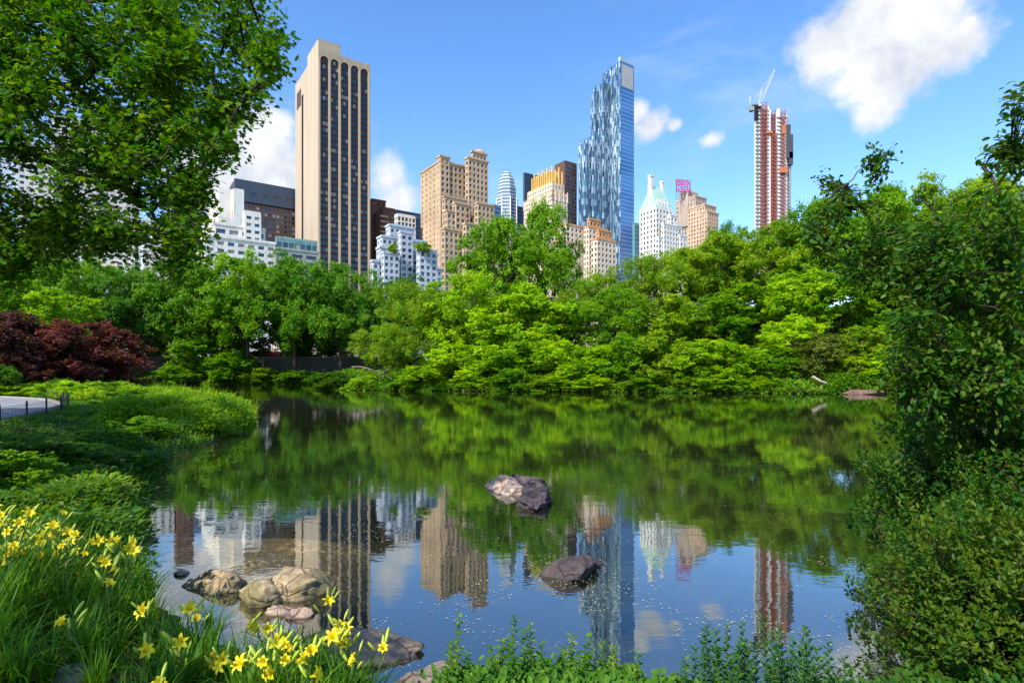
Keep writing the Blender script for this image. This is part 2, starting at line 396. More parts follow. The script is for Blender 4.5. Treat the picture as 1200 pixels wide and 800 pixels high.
T=[ # left, by the wall
('shade_tree','round',-25,290,120,70,'elm','broad green tree at the left edge of the picture above the purple-leaved trees',gE),
('shade_tree','round',48,298,151,55,'blue','dark bluish green tree rising behind the left purple-leaved tree',gE),
('shade_tree','round',112,305,152,52,'elm','green tree rising behind the right-hand purple-leaved tree',gE),
('shade_tree','round',163,318,151,42,'blue','low dark tree hanging over the left end of the park wall',gE),
('shade_tree','round',228,306,153,54,'elm','rounded green tree left of the wall, under the white terraced apartment block',gE),
('shade_tree','round',290,302,152,54,'mid','rounded sunlit tree in front of the low grey building with the green glass penthouse',gE),
('shade_tree','round',345,306,153,50,'elm','rounded tree directly below the broad sandy side wall of the arched office tower',gE),
('shade_tree','round',398,315,152,50,'elm','dark rounded tree directly below the arched bays of the office tower',gE),
('shade_tree','round',432,338,153,34,'blue','small dark tree at the right end of the row along the park wall',gE),
('shade_tree','round',470,330,185,45,'dark','dark tree far back, in front of the pale blue stepped apartment block',gE),
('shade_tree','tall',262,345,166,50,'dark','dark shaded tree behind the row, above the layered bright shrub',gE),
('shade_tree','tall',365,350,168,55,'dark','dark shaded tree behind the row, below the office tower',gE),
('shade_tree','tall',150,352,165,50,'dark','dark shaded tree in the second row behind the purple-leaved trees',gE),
('shade_tree','layer',22,322,52,62,'bright','bright green tree behind the left purple-leaved tree',gC),
('shade_tree','layer',246,392,151,44,'mid','low spreading tree in tiers of light leaves at the left end of the far water',gC),
# centre
('willow','feather',478,328,97,46,'olive','feathery olive green tree at the left tip of the wooded promontory',gC),
('willow','feather',452,378,92,34,'olive','loose pale green tree leaning over the driftwood at the promontory',gC),
('tall_tree','tall',585,262,112,60,'mid','tall green tree in front of the tan stepped hotel',gC),
('tall_tree','tall',640,248,114,44,'mid','tallest tree of the centre, its top covering the foot of the gold crowned tower',gC),
('tall_tree','tall',545,322,96,52,'bright','bright yellow-green tree just right of the feathery olive tree',gC),
('tall_tree','layer',612,338,93,62,'bright','broad sunlit tree below the tallest tree of the centre',gC),
('tall_tree','tall',512,340,108,40,'mid','green tree between the feathery olive tree and the tan hotel',gC),
('tall_tree','feather',706,318,100,42,'olive','dull green loose tree below the orange terraced apartment house',gC),
('tall_tree','tall',668,352,96,40,'mid','green tree filling the dip below the orange terraced apartment house',gC),
('tall_tree','feather',758,296,98,44,'olive','pale twiggy tree in front of the white green-roofed tower',gC),
('tall_tree','tall',722,342,90,42,'mid','middle green tree below the blue glass skyscraper',gC),
('tall_tree','tall',800,292,104,46,'olive','tree crown just below the white green-roofed tower, to its right',gC),
('tall_tree','feather',852,258,118,34,'blue','small bluish tree top right of the hotel with the red roof letters',gC),
('tall_tree','round',845,278,100,52,'olive','rounded yellowish tree below the hotel with the red roof letters',gC),
('tall_tree','tall',905,264,104,54,'olive','yellowish green tree below the red and white tower under construction',gC),
('tall_tree','tall',960,240,100,56,'mid','tall tree right of the red and white tower under construction',gC),
('tall_tree','tall',1025,228,102,60,'mid','tall tree on the hill under the arching twigs on the right',gC),
('tall_tree','round',1095,218,104,62,'olive','high yellowish tree on the hill, behind the near branches at the right',gC),
('tall_tree','round',1160,212,106,62,'olive','high yellowish tree on the hill near the right edge of the picture',gC),
('tall_tree','tall',1220,215,104,60,'olive','high tree on the hill cut by the right edge of the picture',gC),
('tall_tree','tall',790,345,86,52,'olive','broad light tree on the slope left of the slope\'s middle',gC),
('tall_tree','tall',865,335,86,56,'mid','broad tree in the middle of the wooded slope',gC),
('tall_tree','layer',925,318,84,50,'bright','light green layered tree on the slope below the tower under construction',gC),
('tall_tree','tall',985,318,82,50,'mid','green tree on the slope above the bare earth bank',gC),
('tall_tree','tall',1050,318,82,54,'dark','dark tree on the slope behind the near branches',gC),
('tall_tree','tall',1130,318,84,60,'mid','tree on the slope hidden mostly by the near branches at the right',gC),
('tall_tree','tall',830,398,80,40,'bright','low bright tree halfway up the wooded slope, above the waterside shrubs',gC),
('tall_tree','layer',932,368,76,36,'lime','bright maple-like young tree left of the bare earth bank',gC),
]
for (nm,kd,px,tp,d,hw,cl,lb,gr) in T: plant(nm,kd,px,tp,d,hw,cl,lb,'tree',gr)
S_=[
(268,414,146,26,'mid','pale green shrub right of the tiered tree, under the row of park trees'),
(300,432,147,22,'olive','low light shrub at the water below the row of park trees'),
(352,436,148,24,'mid','low green shrub on the far left shore, right of the small earthen landing'),
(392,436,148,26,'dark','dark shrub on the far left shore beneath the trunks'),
(205,430,146,22,'mid','dull green shrub below the left end of the park wall'),
(432,440,90,16,'lime','small yellow-green tuft beside the driftwood'),
(500,428,86,30,'bright','light green shrub right of the driftwood'),
(535,402,86,36,'lime','bright yellow-green mound above the left pale shore stone'),
(572,405,84,34,'bright','layered bright shrub above the right pale shore stone'),
(612,400,84,40,'mid','dark-centred green shrub under the broad sunlit tree'),
(658,398,82,38,'lime','bright lime shrub in the hollow below the orange terraced house'),
(690,404,80,34,'bright','bright shrub with sallow tips below the blue glass skyscraper'),
(735,392,80,36,'mid','middle green shrub on the waterline below the white green-roofed tower'),
(772,388,79,32,'olive','pale feathery shrub overhanging the water under the white green-roofed tower'),
(812,398,77,38,'bright','wide bright shrub overhanging the water below the hotel with red letters'),
(858,402,75,38,'bright','rounded bright shrub overhanging the water left of the tower under construction'),
(902,405,74,34,'mid','spreading green shrub overhanging the water below the tower under construction'),
(968,392,86,34,'grey','greyish shrub above the bare earth bank'),
(1010,382,80,34,'olive','sallow green shrub right of the greyish shrub above the bare bank'),
(1008,418,72,34,'lime','lime green thicket above the red-brown shore ledge'),
(1055,400,72,40,'mid','green shrub at the far bank where the near branches begin'),
(1120,398,74,50,'mid','green shrub on the far bank glimpsed through the near branches'),
(600,436,81,26,'mid','low mat of leaves at the water in the centre of the far shore'),
(640,438,80,24,'olive','low sallow mat of leaves just right of the centre of the far shore'),
(755,438,76,28,'mid','low dark leaves trailing into the water below the pale feathery shrub'),
(835,438,74,28,'bright','low leaves trailing into the water below the bright rounded shrub'),
(480,446,84,20,'bright','low light tuft of leaves on the tip of the promontory'),
(700,440,78,30,'lime','low lime tuft trailing at the water below the sallow-tipped shrub'),
(885,440,72,24,'bright','low bright tuft trailing at the water left of the broken rock bank'),
(555,440,82,24,'bright','low bright tuft directly behind the right pale shore stone'),
(1075,436,68,30,'bright','low bright tuft at the water where the far shore meets the near branches'),
(786,430,77,24,'olive','small olive tuft at the water between two overhanging shrubs'),
(668,432,80,26,'bright','small bright tuft at the water below the lime shrub'),
]
for i,(px,tp,d,hw,cl,lb) in enumerate(S_):
    dd=60.; x0=(px-600)/K
    while dd<160 and sdist(np.array([x0*dd]),np.array([dd]))[0]<0: dd+=.5
    off_=max(0,d-84) if False else 0
    row=(1.2 if (tp>=428 or px<440) else 3.0 if i%2 else 4.2)
    plant('shrub','bush',px,tp-4,dd+row,hw*1.1,cl,lb,'shrub',gS,sink=.5)
# purple maples and their neighbours on the left bank
plant('purple_maple','bush',8,366,47,62,'red','purple-leaved maple at the left edge of the picture','tree','purple maples behind the path')
plant('purple_maple','bush',98,377,50,58,'red2','reddish purple maple with several thin stems right of the path','tree','purple maples behind the path')
plant('purple_maple','bush',52,392,55,50,'red','darker purple maple seen between the other two','tree','purple maples behind the path')
for (px,tp,d,hw,cl,lb) in [(-5,425,36,26,'dark','dark shrub at the left edge just behind the path'),
    (40,448,37,34,'lime','low yellow-green shrub along the far edge of the path'),
    (78,444,36,30,'lime','bright yellow-green shrub under the thin stems of the reddish purple maple'),
    (118,452,35,22,'bright','small light shrub just right of the end of the path'),
    (165,452,38,20,'bright','round bright bush right of the purple maples near the water')]:
    plant('shrub','bush',px,tp,d,hw,cl,lb,'shrub','shrubs behind the path',sink=.1)

gN='trees standing just left of the camera\'s view'
for (x,y,w_,h_,lb) in ((-21.5,12,10.5,12.5,'tall shade tree beside the path, left of the picture'),(-15.6,4.6,8.5,11,'shade tree left of the picture, nearest to the daylilies')):
    o=plant('shade_tree','round',600+x/y*K,HZ-(h_+.9-EYE)/y*K,y,w_/2/y*K/1.2,'elm',lb,'tree',gN)
for (px,d,w_,h_,cl) in ((120,14,1.5,.6,'mid'),(75,11.6,1.6,.6,'mid'),(165,16.5,1.8,.75,'mid'),(135,21,2.0,.7,'mid'),(185,22,2,.9,'bright'),(160,28,2.6,1.0,'mid'),(230,26,2.2,.9,'bright'),(210,33,3,1.0,'bright'),(262,30,2.2,.8,'lime'),(120,34,3,1.0,'mid'),(105,10.5,1.4,.7,'dark'),(35,9.6,1.5,.8,'dark'),(-5,8.2,1.5,.85,'mid')):
    x=(px-600)/K*d; z=tz(x,d)
    plant('low_bush','bush',px,HZ-(z+h_-EYE)/d*K,d,w_/2/d*K,cl,'low rounded leafy bush among the plants between the path and the water','bush','low bushes scattered over the left bank',sink=.12)

# ------------------------------------------------------------------ near foliage
def smooth_line(pts,n=10):
    pts=np.asarray(pts,float); t=np.linspace(0,len(pts)-1,n*(len(pts)-1)+1)
    return np.stack([np.interp(t,range(len(pts)),pts[:,k]) for k in range(3)],1)
def wiggle(P,a):
    P=P.copy(); n=len(P); P[1:-1]+=rng.normal(size=(n-2,3))*a
    for _ in range(2): P[1:-1]=(P[:-2]+2*P[1:-1]+P[2:])/4
    return P
def inpoly(x,y,poly):
    poly=np.asarray(poly,float); ins=np.zeros(len(x),bool)
    for i in range(len(poly)):
        a=poly[i];b=poly[(i+1)%len(poly)]
        c=((a[1]>y)!=(b[1]>y)); xi=(b[0]-a[0])*(y-a[1])/(b[1]-a[1]+1e-12)+a[0]; ins^=(c&(x<xi))
    return ins
MAPLE=leafmat('maple_leaf',trans=.5,gloss=.2,rough=.55,hue=.05)
def near_tree(name,label,trunk,limbs,regions,leaf,tmpl,col,nl,tw,mat=LEAF,flat=.8,blobs=()):
    """tree whose sprays fill the given volumes (outline + depth range); twigs join each spray to the nearest limb"""
    root=thing(name,label,'tree',tuple(trunk[0]))
    off=np.array(trunk[0])
    wood=Geo(); tr=smooth_line(trunk,6); wood.tube(wiggle(tr,.03)-off,np.linspace(.26,.12,len(tr)),10)
    wood.build('trunk',BARK,root,smooth=True)
    nodes=[]; 
    for (pts,r0) in limbs:
        L=wiggle(smooth_line(pts,9),.05); g=Geo(); g.tube(L-off,np.linspace(r0,r0*.22,len(L)),7); g.build('branch',BARK,root,smooth=True)
        nodes.append(L)
    nodes=np.concatenate(nodes)
    tips=[]
    for (poly,d0,d1,n) in regions:
        poly=np.asarray(poly,float); lo=poly.min(0); hi=poly.max(0); cnt=0
        while cnt<n:
            q=rng.uniform(lo,hi,(n*3,2)); q=q[inpoly(q[:,0],q[:,1],poly)][:n-cnt]; d=rng.uniform(d0,d1,len(q)); cnt+=len(q)
            tips.append(np.stack([(q[:,0]-600)/K*d,d,EYE+(HZ-q[:,1])/K*d],1))
    for (c,r,n) in blobs: tips.append(np.asarray(c)+rdir(n)*np.asarray(r)*rng.random((n,1))**.33)
    tips=np.concatenate(tips); tips=tips[rng.permutation(len(tips))]
    hol=np.sin(tips[:,0]*3.1+tips[:,2]*2.2)*np.cos(tips[:,1]*2.7-tips[:,2]*3.3)+.5*np.sin(tips[:,2]*6.1+tips[:,0]*5.3); lay=np.sin(tips[:,2]*5.2+tips[:,0]*.9+tips[:,1]*.7); tips=tips[((hol<.62)&(lay>-.72))|(rng.random(len(tips))<.22)]
    # sub-limbs: every 14th spray is a hub joined to a limb, the rest join to the nearest hub
    nh=max(8,len(tips)//16); hubs=tips[:nh]; g=Geo(); hn=[]
    for h in hubs:
        k=np.argmin(((nodes-h)**2).sum(1)-.0*h[2]); a=nodes[k]; L=np.linalg.norm(h-a)
        P=wiggle(np.array([a+(h-a)*t+np.array([0,0,.10*L*math.sin(t*3.14)]) for t in np.linspace(0,1,7)]),.03*L)
        g.tube(P-off,np.linspace(.022,.007,7)*(.6+.4*min(L,2)),5); hn.append(P[2:])
    hn=np.concatenate(hn)
    tw_=Geo(); lp=[];ld=[];ln=[];lv=[]
    for q in tips:
        k=np.argmin(((hn-q)**2).sum(1)); a=hn[k]; v=q-a; L=np.linalg.norm(v)
        if L>1.1: v*=1.1/L; a=q-v; L=1.1
        P=np.array([a,a+v*.5+np.array([0,0,.05*L]),q])
        tw_.tube(P-off,[.006,.004,.0015],4)
        dv=unit(v); side=unit(np.cross(dv,[0,0,1.])+1e-6); bv=rng.random()*.6
        for i in range(nl):
            t=i/(nl-1); s=1 if i%2 else -1
            p=q-dv*(1-t)*tw+side*s*.02+rng.normal(size=3)*tw*.16
            lp.append(p); ld.append(dv*.5+side*s*rng.uniform(.5,1.1)+np.array([0,0,-.35])+rng.normal(size=3)*.35)
            ln.append(np.array([0,0,flat])+rng.normal(size=3)*.38); lv.append(min(1,bv+rng.random()*.4))
    g.build('twigs',TWIG,root,smooth=True)['kind']='stuff'; tw_.build('twiglets',TWIG,root)['kind']='stuff'
    lg=Geo(); leaves(lg,np.array(lp)-off,np.array(ld),np.array(ln),leaf*rng.uniform(.6,1.25,len(lp)),tmpl,np.array(lv))
    c=lg.build('crown',mat,root); c.color=(*col,1)
    return root
# maple, upper left: trunk just outside the frame
tl=[(-9.6,6.2,tz(-9.6,6.2)-.1),(-9.5,6.3,3.0),(-9.3,6.6,5.4),(-8.8,7,8.2),(-8.2,7.5,11)]
near_tree('maple_tree','large overhanging maple with dark lobed leaves filling the upper left corner',tl,[
 ([tl[2],W(-60,80,7.2),W(0,88,7.3),W(81,106,7.4),W(120,70,7.6),W(205,72,7.8),W(272,108,8.0)],.085),
 ([tl[2],W(-70,140,7.6),W(0,150,7.8),W(60,190,8.0),W(115,213,8.1),W(150,222,8.2),W(178,251,8.3),W(196,280,8.3)],.075),
 ([tl[2],W(-50,40,8.0),W(40,24,8.2),W(160,34,8.2),W(250,60,8.0),W(320,95,7.8)],.045),
 ([tl[2],(-9.0,3.6,6.4),(-8.0,1.0,6.7),(-6.6,-1.6,6.6)],.09),  # added limb, out of view, carrying the leaf lobe that casts shade
 ([tl[3],W(-40,-40,7.5),W(70,-30,7.6),W(180,-20,8),W(290,20,8.4)],.08),
 ([tl[2],W(-50,110,8.8),W(20,120,9),W(60,165,9.1),W(110,190,9.3),W(180,180,9.4)],.05),
 ([tl[2],W(-60,220,8.2),W(0,235,8.4),W(60,250,8.6),W(120,262,8.7)],.045),
 ],[
 ([(-120,-90),(-40,-70),(310,-60),(330,10),(345,40),(338,70),(345,95),(320,112),(316,150),(292,168),(290,185),(268,200),(262,170),(240,215),(250,262),(235,296),(205,300),(185,270),(150,240),(120,262),(95,240),(60,262),(20,230),(-120,250)],6.4,9.6,2200),
 ([(120,150),(240,110),(258,190),(236,240),(246,290),(222,306),(198,292),(170,240),(130,215)],7.2,8.8,420),
 ([(-120,-20),(240,-20),(280,60),(240,170),(120,200),(-120,160)],6.6,9.8,1050),
 ([(-100,215),(30,225),(100,245),(160,262),(190,290),(120,300),(60,300),(0,310),(-100,300)],7.4,10.0,560),
 ([(-60,240),(60,262),(130,268),(235,285),(232,318),(212,332),(188,334),(165,312),(128,300),(92,296),(60,325),(20,345),(-60,350)],7.6,9.2,250),
 ],.070,T_MAPLE,(.068,.172,.009),19,.42,mat=MAPLE,flat=.9,blobs=[((-6.6,-1.7,6.6),(1.9,1.7,1.0),260)])  # blobs: unseen leaf lobe added to shade the lower left bank

# tree at the right edge
tr_=[(7.6,5.6,tz(7.6,5.6)-.1),(7.5,5.7,2.2),(7.2,5.9,4.0),(7.0,6.0,6.0)]
near_tree('bankside_tree','overhanging tree with oval leaves and a dark crooked bough at the right edge',tr_,[
 ([tr_[1],W(1240,330,6.3),W(1185,312,6.4),W(1141,302,6.5),W(1107,289,6.6),W(1100,262,6.6),W(1085,235,6.7)],.055),
 ([tr_[1],W(1260,350,6.6),W(1190,320,6.8),W(1130,292,7),W(1056,283,7.1),W(1030,262,7.1),W(1008,241,7.2),W(1000,215,7.2),W(1020,188,7.2),W(1048,176,7.2)],.020),
 ([tr_[1],W(1230,330,7),W(1150,296,7.2),W(1068,286,7.3),W(987,283,7.5),W(958,262,7.5)],.03),
 ([tr_[2],W(1260,150,6),W(1210,150,6),W(1180,170,6),W(1152,196,6)],.03),
 ([tr_[2],W(1270,90,5.6),W(1215,105,5.6),W(1186,128,5.6)],.02),
 ([tr_[1],W(1260,420,6),W(1200,410,6.1),W(1120,420,6.2),W(1070,450,6.2)],.04),
 ([tr_[1],W(1260,380,6),W(1200,370,6.1),W(1120,360,6.2),W(1070,380,6.4)],.04),
 ],[
 ([(1215,238),(1150,240),(1095,240),(1060,262),(1040,300),(1045,350),(1038,400),(1036,450),(1052,480),(1085,500),(1215,505)],5.4,7.2,900),
 ([(1215,300),(1100,300),(1062,350),(1050,420),(1065,478),(1110,500),(1215,500)],5.6,7.0,700),
 ([(1060,250),(1005,228),(960,240),(935,262),(950,300),(1000,330),(1040,345),(1100,330),(1100,262)],6.6,7.6,420),
 ([(1000,238),(992,222),(1010,196),(1030,178),(1052,170),(1055,184),(1036,196),(1022,222)],7.0,7.4,44),
 ([(968,236),(952,222),(956,200),(990,205),(1000,236)],7.2,7.5,22),
 ([(1148,176),(1166,160),(1188,166),(1215,150),(1215,215),(1180,215),(1160,205),(1150,196)],5.8,6.2,42),
 ([(1186,132),(1182,114),(1196,96),(1215,85),(1215,132)],5.4,5.8,14),
 ([(1050,460),(1035,470),(1048,500),(1085,512),(1100,480)],5.9,6.4,40),
 ],.078,T_OVAL,(.046,.122,.009),14,.28,mat=LEAFY,flat=.8)

def mound(name,label,cat,c,rad,n,leaf,col,mat,stem=.16,nl=12,group=None,zmin=0,seed=0,tmpl=T_OVAL):
    """shrub: upright twigs with leaf rosettes over an uneven mound"""
    root=thing(name,label,cat,(c[0],c[1],tz(c[0],c[1])),0,group); off=np.array(root.location)
    c=np.asarray(c,float); d=rdir(n); d[:,2]=np.abs(d[:,2])*1.0-.12; d=unit(d)
    bump=1+.20*np.sin(d[:,0]*7+seed)*np.cos(d[:,1]*5+seed)+.15*np.cos(d[:,1]*11+seed*2)+.13*np.sin(d[:,2]*13+seed+d[:,0]*6)
    P=c+d*np.asarray(rad)*bump[:,None]*rng.uniform(.62,1.10,(n,1))
    ax=unit(d*.6+np.array([0,0,.8])+rng.normal(size=(n,3))*.3)
    wood=Geo()
    for q in rng.permutation(n)[:min(n,160)]:
        b=c*np.array([1,1,0])+np.array([rng.normal()*.25*rad[0],rng.normal()*.25*rad[1],off[2]-.05]); 
        wood.tube(np.array([b,(b+P[q])/2+np.array([0,0,.1]),P[q]])-off,[.010,.006,.003],4)
    wood.build('stem',TWIG,root)
    i=np.repeat(np.arange(n),nl); t=np.tile(np.linspace(0,1,nl),n); ang=np.tile(np.arange(nl)*2.4,n)+np.repeat(rng.random(n)*6,nl)
    A=ax[i]; s1=unit(np.cross(A,np.array([.3,.9,.1]))); s2=np.cross(A,s1)
    rad_d=np.cos(ang)[:,None]*s1+np.sin(ang)[:,None]*s2
    LP=P[i]+A*(t[:,None]-.8)*stem+rng.normal(size=(len(i),3))*.01
    LD=rad_d*(1.1-.5*t[:,None])+A*(.25+.9*t[:,None]); LN=A*1.0-rad_d*.3+rng.normal(size=(len(i),3))*.25
    var=np.clip(np.repeat(rng.random(n)*.55,nl)+rng.random(len(i))*.47,0,1)
    g=Geo(); leaves(g,LP-off,LD,LN,leaf*rng.uniform(.45,1.35,len(i)),tmpl,var)
    o=g.build('foliage',mat,root); o.color=(*col,1); return root
gb='leafy bushes on the right bank'  # bush leaf tints set darker to paint in their partial shade
mound('bush','dense dark green bush of small oval leaves on the right bank, below the overhanging tree','bush',(5.75,6.6,.55),(1.45,1.35,1.1),2500,.066,(.034,.098,.008),LEAFY,group=gb,seed=1)
mound('bush','big glossy bush with scattered orange leaves in the lower right corner','bush',(3.75,4.15,.25),(.98,.9,.92),2300,.046,(.055,.120,.008),LEAFY,group=gb,seed=3)
mound('bush','dark leafy bush between the two big bushes at the right edge','bush',(4.9,5.1,.3),(1.2,1.0,1.05),1500,.05,(.05,.13,.012),LEAFY,group=gb,seed=5)
mound('bush','bush reaching furthest over the water on the right bank','bush',(7.9,8.9,.4),(1.45,1.4,1.0),1100,.065,(.06,.14,.012),LEAFY,group=gb,seed=6)
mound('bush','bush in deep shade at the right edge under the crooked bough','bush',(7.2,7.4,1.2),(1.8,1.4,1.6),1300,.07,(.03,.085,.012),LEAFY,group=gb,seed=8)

def sprig(px,py,d,h,n,lf,col,label,group,lean=0):
    """upright leafy shoot"""
    x=(px-600)/K*d; z=tz(x,d); 
    top=EYE+(HZ-py)/K*d; h=max(.12,top-z)
    root=thing('leafy_shoot',label,'plant',(x,d,z),rng.uniform(0,6.28),group)
    L=np.array([[0,0,0],[lean*.3,0,h*.5],[lean,rng.normal()*.02,h]]); P=smooth_line(L,6); g=Geo(); g.tube(P,np.linspace(.004,.0015,len(P)),5); g.build('stem',STEM,root)
    n=int(max(14,h*105)); t=np.linspace(.15,1,n); pos=np.stack([np.interp(t,np.linspace(0,1,len(P)),P[:,k]) for k in range(3)],1)
    a=np.arange(n)*2.6; rd=np.stack([np.cos(a),np.sin(a),np.full(n,.55)],1)+rng.normal(size=(n,3))*.15
    g=Geo(); leaves(g,pos,rd,np.stack([-np.cos(a)*.5,-np.sin(a)*.5,np.ones(n)],1),lf*rng.uniform(.7,1.25,n)*(1.1-.4*t),T_OVAL)
    o=g.build('leaves',LEAF,root); o.color=(*col,1)
# two thickets along the bottom edge: low foliage mats as stuff plus taller countable shoots
gs1='leafy shoots in the left thicket at the bottom edge'; gs2='leafy shoots in the right thicket at the bottom edge'
SH=[(533,728,3.3,-.03),(600,728,3.2,0),(612,742,3.1,.02),(622,735,3.3,0),(634,756,3.1,0),(655,765,3.2,0),(668,746,3.3,.02),(688,748,3.1,0),(706,758,3.3,0),(722,764,3.2,.01),(748,770,3.1,0),(575,762,3.1,0),(590,752,3.3,0),(645,774,3.0,0),(560,778,3.0,0),(735,782,3.0,0),(676,768,3.0,0),(548,770,3.2,0)]
for i,(a,b,d,l) in enumerate(SH):
    lb='tallest thin shoot at the left end of the left thicket, leaning over the water' if i==0 else 'tall leafy shoot in the left thicket standing against the blue reflection' if i==1 else 'leafy green shoot in the low thicket at the bottom centre of the picture'
    sprig(a,b-4,d,.3,20,.052,(.08,.20,.02) if i%3 else (.15,.27,.02),lb,gs1,l)
    for q in range(2): sprig(a+rng.uniform(-14,14),b+rng.uniform(12,34),d+rng.uniform(-.2,.15),.3,20,.05,(.07,.18,.02) if q else (.12,.23,.02),'leafy green shoot in the low thicket at the bottom centre of the picture',gs1,rng.normal()*.03)
SH2=[(838,742,3.4),(828,735,3.5),(850,738,3.3),(866,752,3.2),(880,735,3.4),(898,728,3.5),(915,735,3.3),(935,742,3.4),(955,742,3.3),(812,762,3.2),(800,775,3.1),(972,758,3.2),(990,772,3.1),(860,770,3.1),(905,760,3.1),(940,765,3.0),(925,752,3.3),(885,760,3.2)]
for i,(a,b,d) in enumerate(SH2):
    lb='tallest shoot of the right thicket at the bottom edge' if i==5 else 'dark leafy shoot in the low thicket at the bottom edge right of centre'
    sprig(a,b-4,d,.3,20,.052,(.06,.165,.03),lb,gs2,rng.normal()*.02)
    for q in range(2): sprig(a+rng.uniform(-14,14),b+rng.uniform(12,30),d+rng.uniform(-.2,.15),.3,20,.05,(.055,.15,.028),'dark leafy shoot in the low thicket at the bottom edge right of centre',gs2,rng.normal()*.03)

# ------------------------------------------------------------------ ground vegetation
def sample_area(poly,n):
    poly=np.asarray(poly,float); lo=poly.min(0); hi=poly.max(0); o=[]
    while sum(map(len,o))<n:
        q=rng.uniform(lo,hi,(n,2)); q=q[inpoly(q[:,0],q[:,1],poly)]; o.append(q)
    return np.concatenate(o)[:n]
def gpx(L,z=.5): return [tuple(G(a,b,z)[:2]) for a,b in L]
def leafy_cover(name,poly,n,hmax,leaf,col,nl=12,tmpl=T_DIAMOND,smin=-.1,smax=99,mat=LEAF,mf=1.1,pathclear=3.3):
    P=sample_area(poly,n); s=sdist(P[:,0],P[:,1]); k=(s>smin)&(s<smax)&(pathdist(P[:,0],P[:,1])>pathclear); P=P[k]
    z=terrain(P[:,0],P[:,1]); h=hmax*np.clip(.55+.45*wob(P[:,0],P[:,1],mf,1.3),.15,1.2)*np.where(P[:,1]<60,np.clip((pathdist(P[:,0],P[:,1])-3)/5,.3,1) if hmax<.7 else 1,1)
    m=len(P); i=np.repeat(np.arange(m),nl); t=rng.random(len(i))**.6
    a=rng.random(len(i))*6.28; r=rng.random(len(i))*.16*(hmax/.4+.3)
    V=np.column_stack([P[i,0]+np.cos(a)*r,P[i,1]+np.sin(a)*r,np.maximum(z[i],0)+h[i]*(.25+.75*t)])
    D=np.column_stack([np.cos(a),np.sin(a),.35+rng.normal(size=len(i))*.4]); Nm=np.column_stack([-np.cos(a)*.3,-np.sin(a)*.3,np.ones(len(i))])+rng.normal(size=(len(i),3))*.35
    g=Geo(); var=np.clip((.5+.5*wob(P[:,0],P[:,1],.7,2))[i]*.4+rng.random(len(i))*.5,0,1)
    leaves(g,V,D,Nm,leaf*rng.uniform(.6,1.3,len(i)),tmpl,var)
    o=g.build(name,mat); o.color=(*[min(.5,q*f) for q,f in zip(col,(1.5,1.35,1))],1); return o
def blades(name,poly,n,h0,h1,w,col,bend=.45,smin=-.25,smax=99,parent=None,pts=None,link=True,seg=4,pathclear=3.2):
    if pts is None:
        P=sample_area(poly,n); s=sdist(P[:,0],P[:,1]); P=P[(s>smin)&(s<smax)&(pathdist(P[:,0],P[:,1])>pathclear)]; P=np.column_stack([P,np.maximum(terrain(P[:,0],P[:,1]),-.05)])
    else: P=pts
    m=len(P); L=rng.uniform(h0,h1,m)*np.clip((pathdist(P[:,0],P[:,1])-3)/5,.3,1)*(1 if pts is not None else np.clip(.75+.42*wob(P[:,0],P[:,1],1.3,.4)+.3*wob(P[:,0],P[:,1],3.7,1.1),.2,1.5)); a=rng.random(m)*6.28; bd=bend*rng.uniform(.3,1.5,m)
    t=np.linspace(0,1,seg+1); ang=bd[:,None]*t[None]**1.5*1.9
    ds=L[:,None]/seg; cx=np.concatenate([np.zeros((m,1)),np.cumsum(np.sin(ang[:,1:])*ds,1)],1); cz=np.concatenate([np.zeros((m,1)),np.cumsum(np.cos(ang[:,1:])*ds,1)],1)
    dx,dy=np.cos(a),np.sin(a); wd=w*(1-t**2.2)[None]*rng.uniform(.7,1.3,(m,1))+.0006
    C=np.stack([P[:,0:1]+dx[:,None]*cx,P[:,1:2]+dy[:,None]*cx,P[:,2:3]+cz],-1)
    S=np.stack([-dy,dx,np.zeros(m)],-1)[:,None]*wd[...,None]*.5
    V=np.stack([C-S,C+S],2).reshape(m,-1,3); k=2*(seg+1)
    f=np.array([[2*j,2*j+1,2*j+3,2*j+2] for j in range(seg)])
    F=(f[None]+(np.arange(m)*k)[:,None,None]).reshape(-1,4)
    g=Geo(); g.add(V.reshape(-1,3),F,var=np.repeat(rng.random(m),seg))
    if not link: return g
    o=g.build(name,LEAF,parent); o.color=(*[min(.5,q*f) for q,f in zip(col,(1.45,1.3,1))],1); return o
# left bank, from the water's edge up to the path
bankpoly=[(-16,44),(-13.5,30),(-11.5,25),(-10,19),(-9,15.5),(-7.3,11.8),(-5.9,9),(-4.5,6.9),(-6.5,5.2),(-12,5),(-14,12),(-17,18),(-22,26),(-28,33),(-30,45)]
tag(leafy_cover('ground_cover',bankpoly,9500,.42,.095,(.045,.125,.012),12),kind='stuff')
near=gpx([(-30,640),(-30,530),(60,515),(150,510),(215,530),(185,560),(150,600),(140,640)],.6)
tag(leafy_cover('leafy_undergrowth',near,5200,.62,.085,(.038,.11,.014),16,mf=1.6),kind='stuff')
tag(leafy_cover('light_undergrowth',[(-7.6,10),(-6.2,9),(-5,7.2),(-4.6,5.6),(-6.5,4.8),(-9.5,6),(-10.5,9)],2600,.6,.07,(.10,.2,.02),14,tmpl=T_OVAL),kind='stuff')
tag(blades('reed_bed',[(-25,47),(-14,31),(-11.2,25),(-10.6,19.5),(-13,18.5),(-16,22),(-20,30),(-28,45)],20000,.45,1.05,.028,(.14,.27,.015),.5,smin=-.5),kind='stuff')
tag(blades('bank_grass',bankpoly,15000,.3,.6,.02,(.09,.20,.02),.4),kind='stuff')
tag(leafy_cover('waterside_plants',[(-14.6,31),(-11.5,25),(-10,19.5),(-13,18),(-17,26),(-18,35)],5200,.85,.13,(.11,.23,.02),12,mf=1.9),kind='stuff')
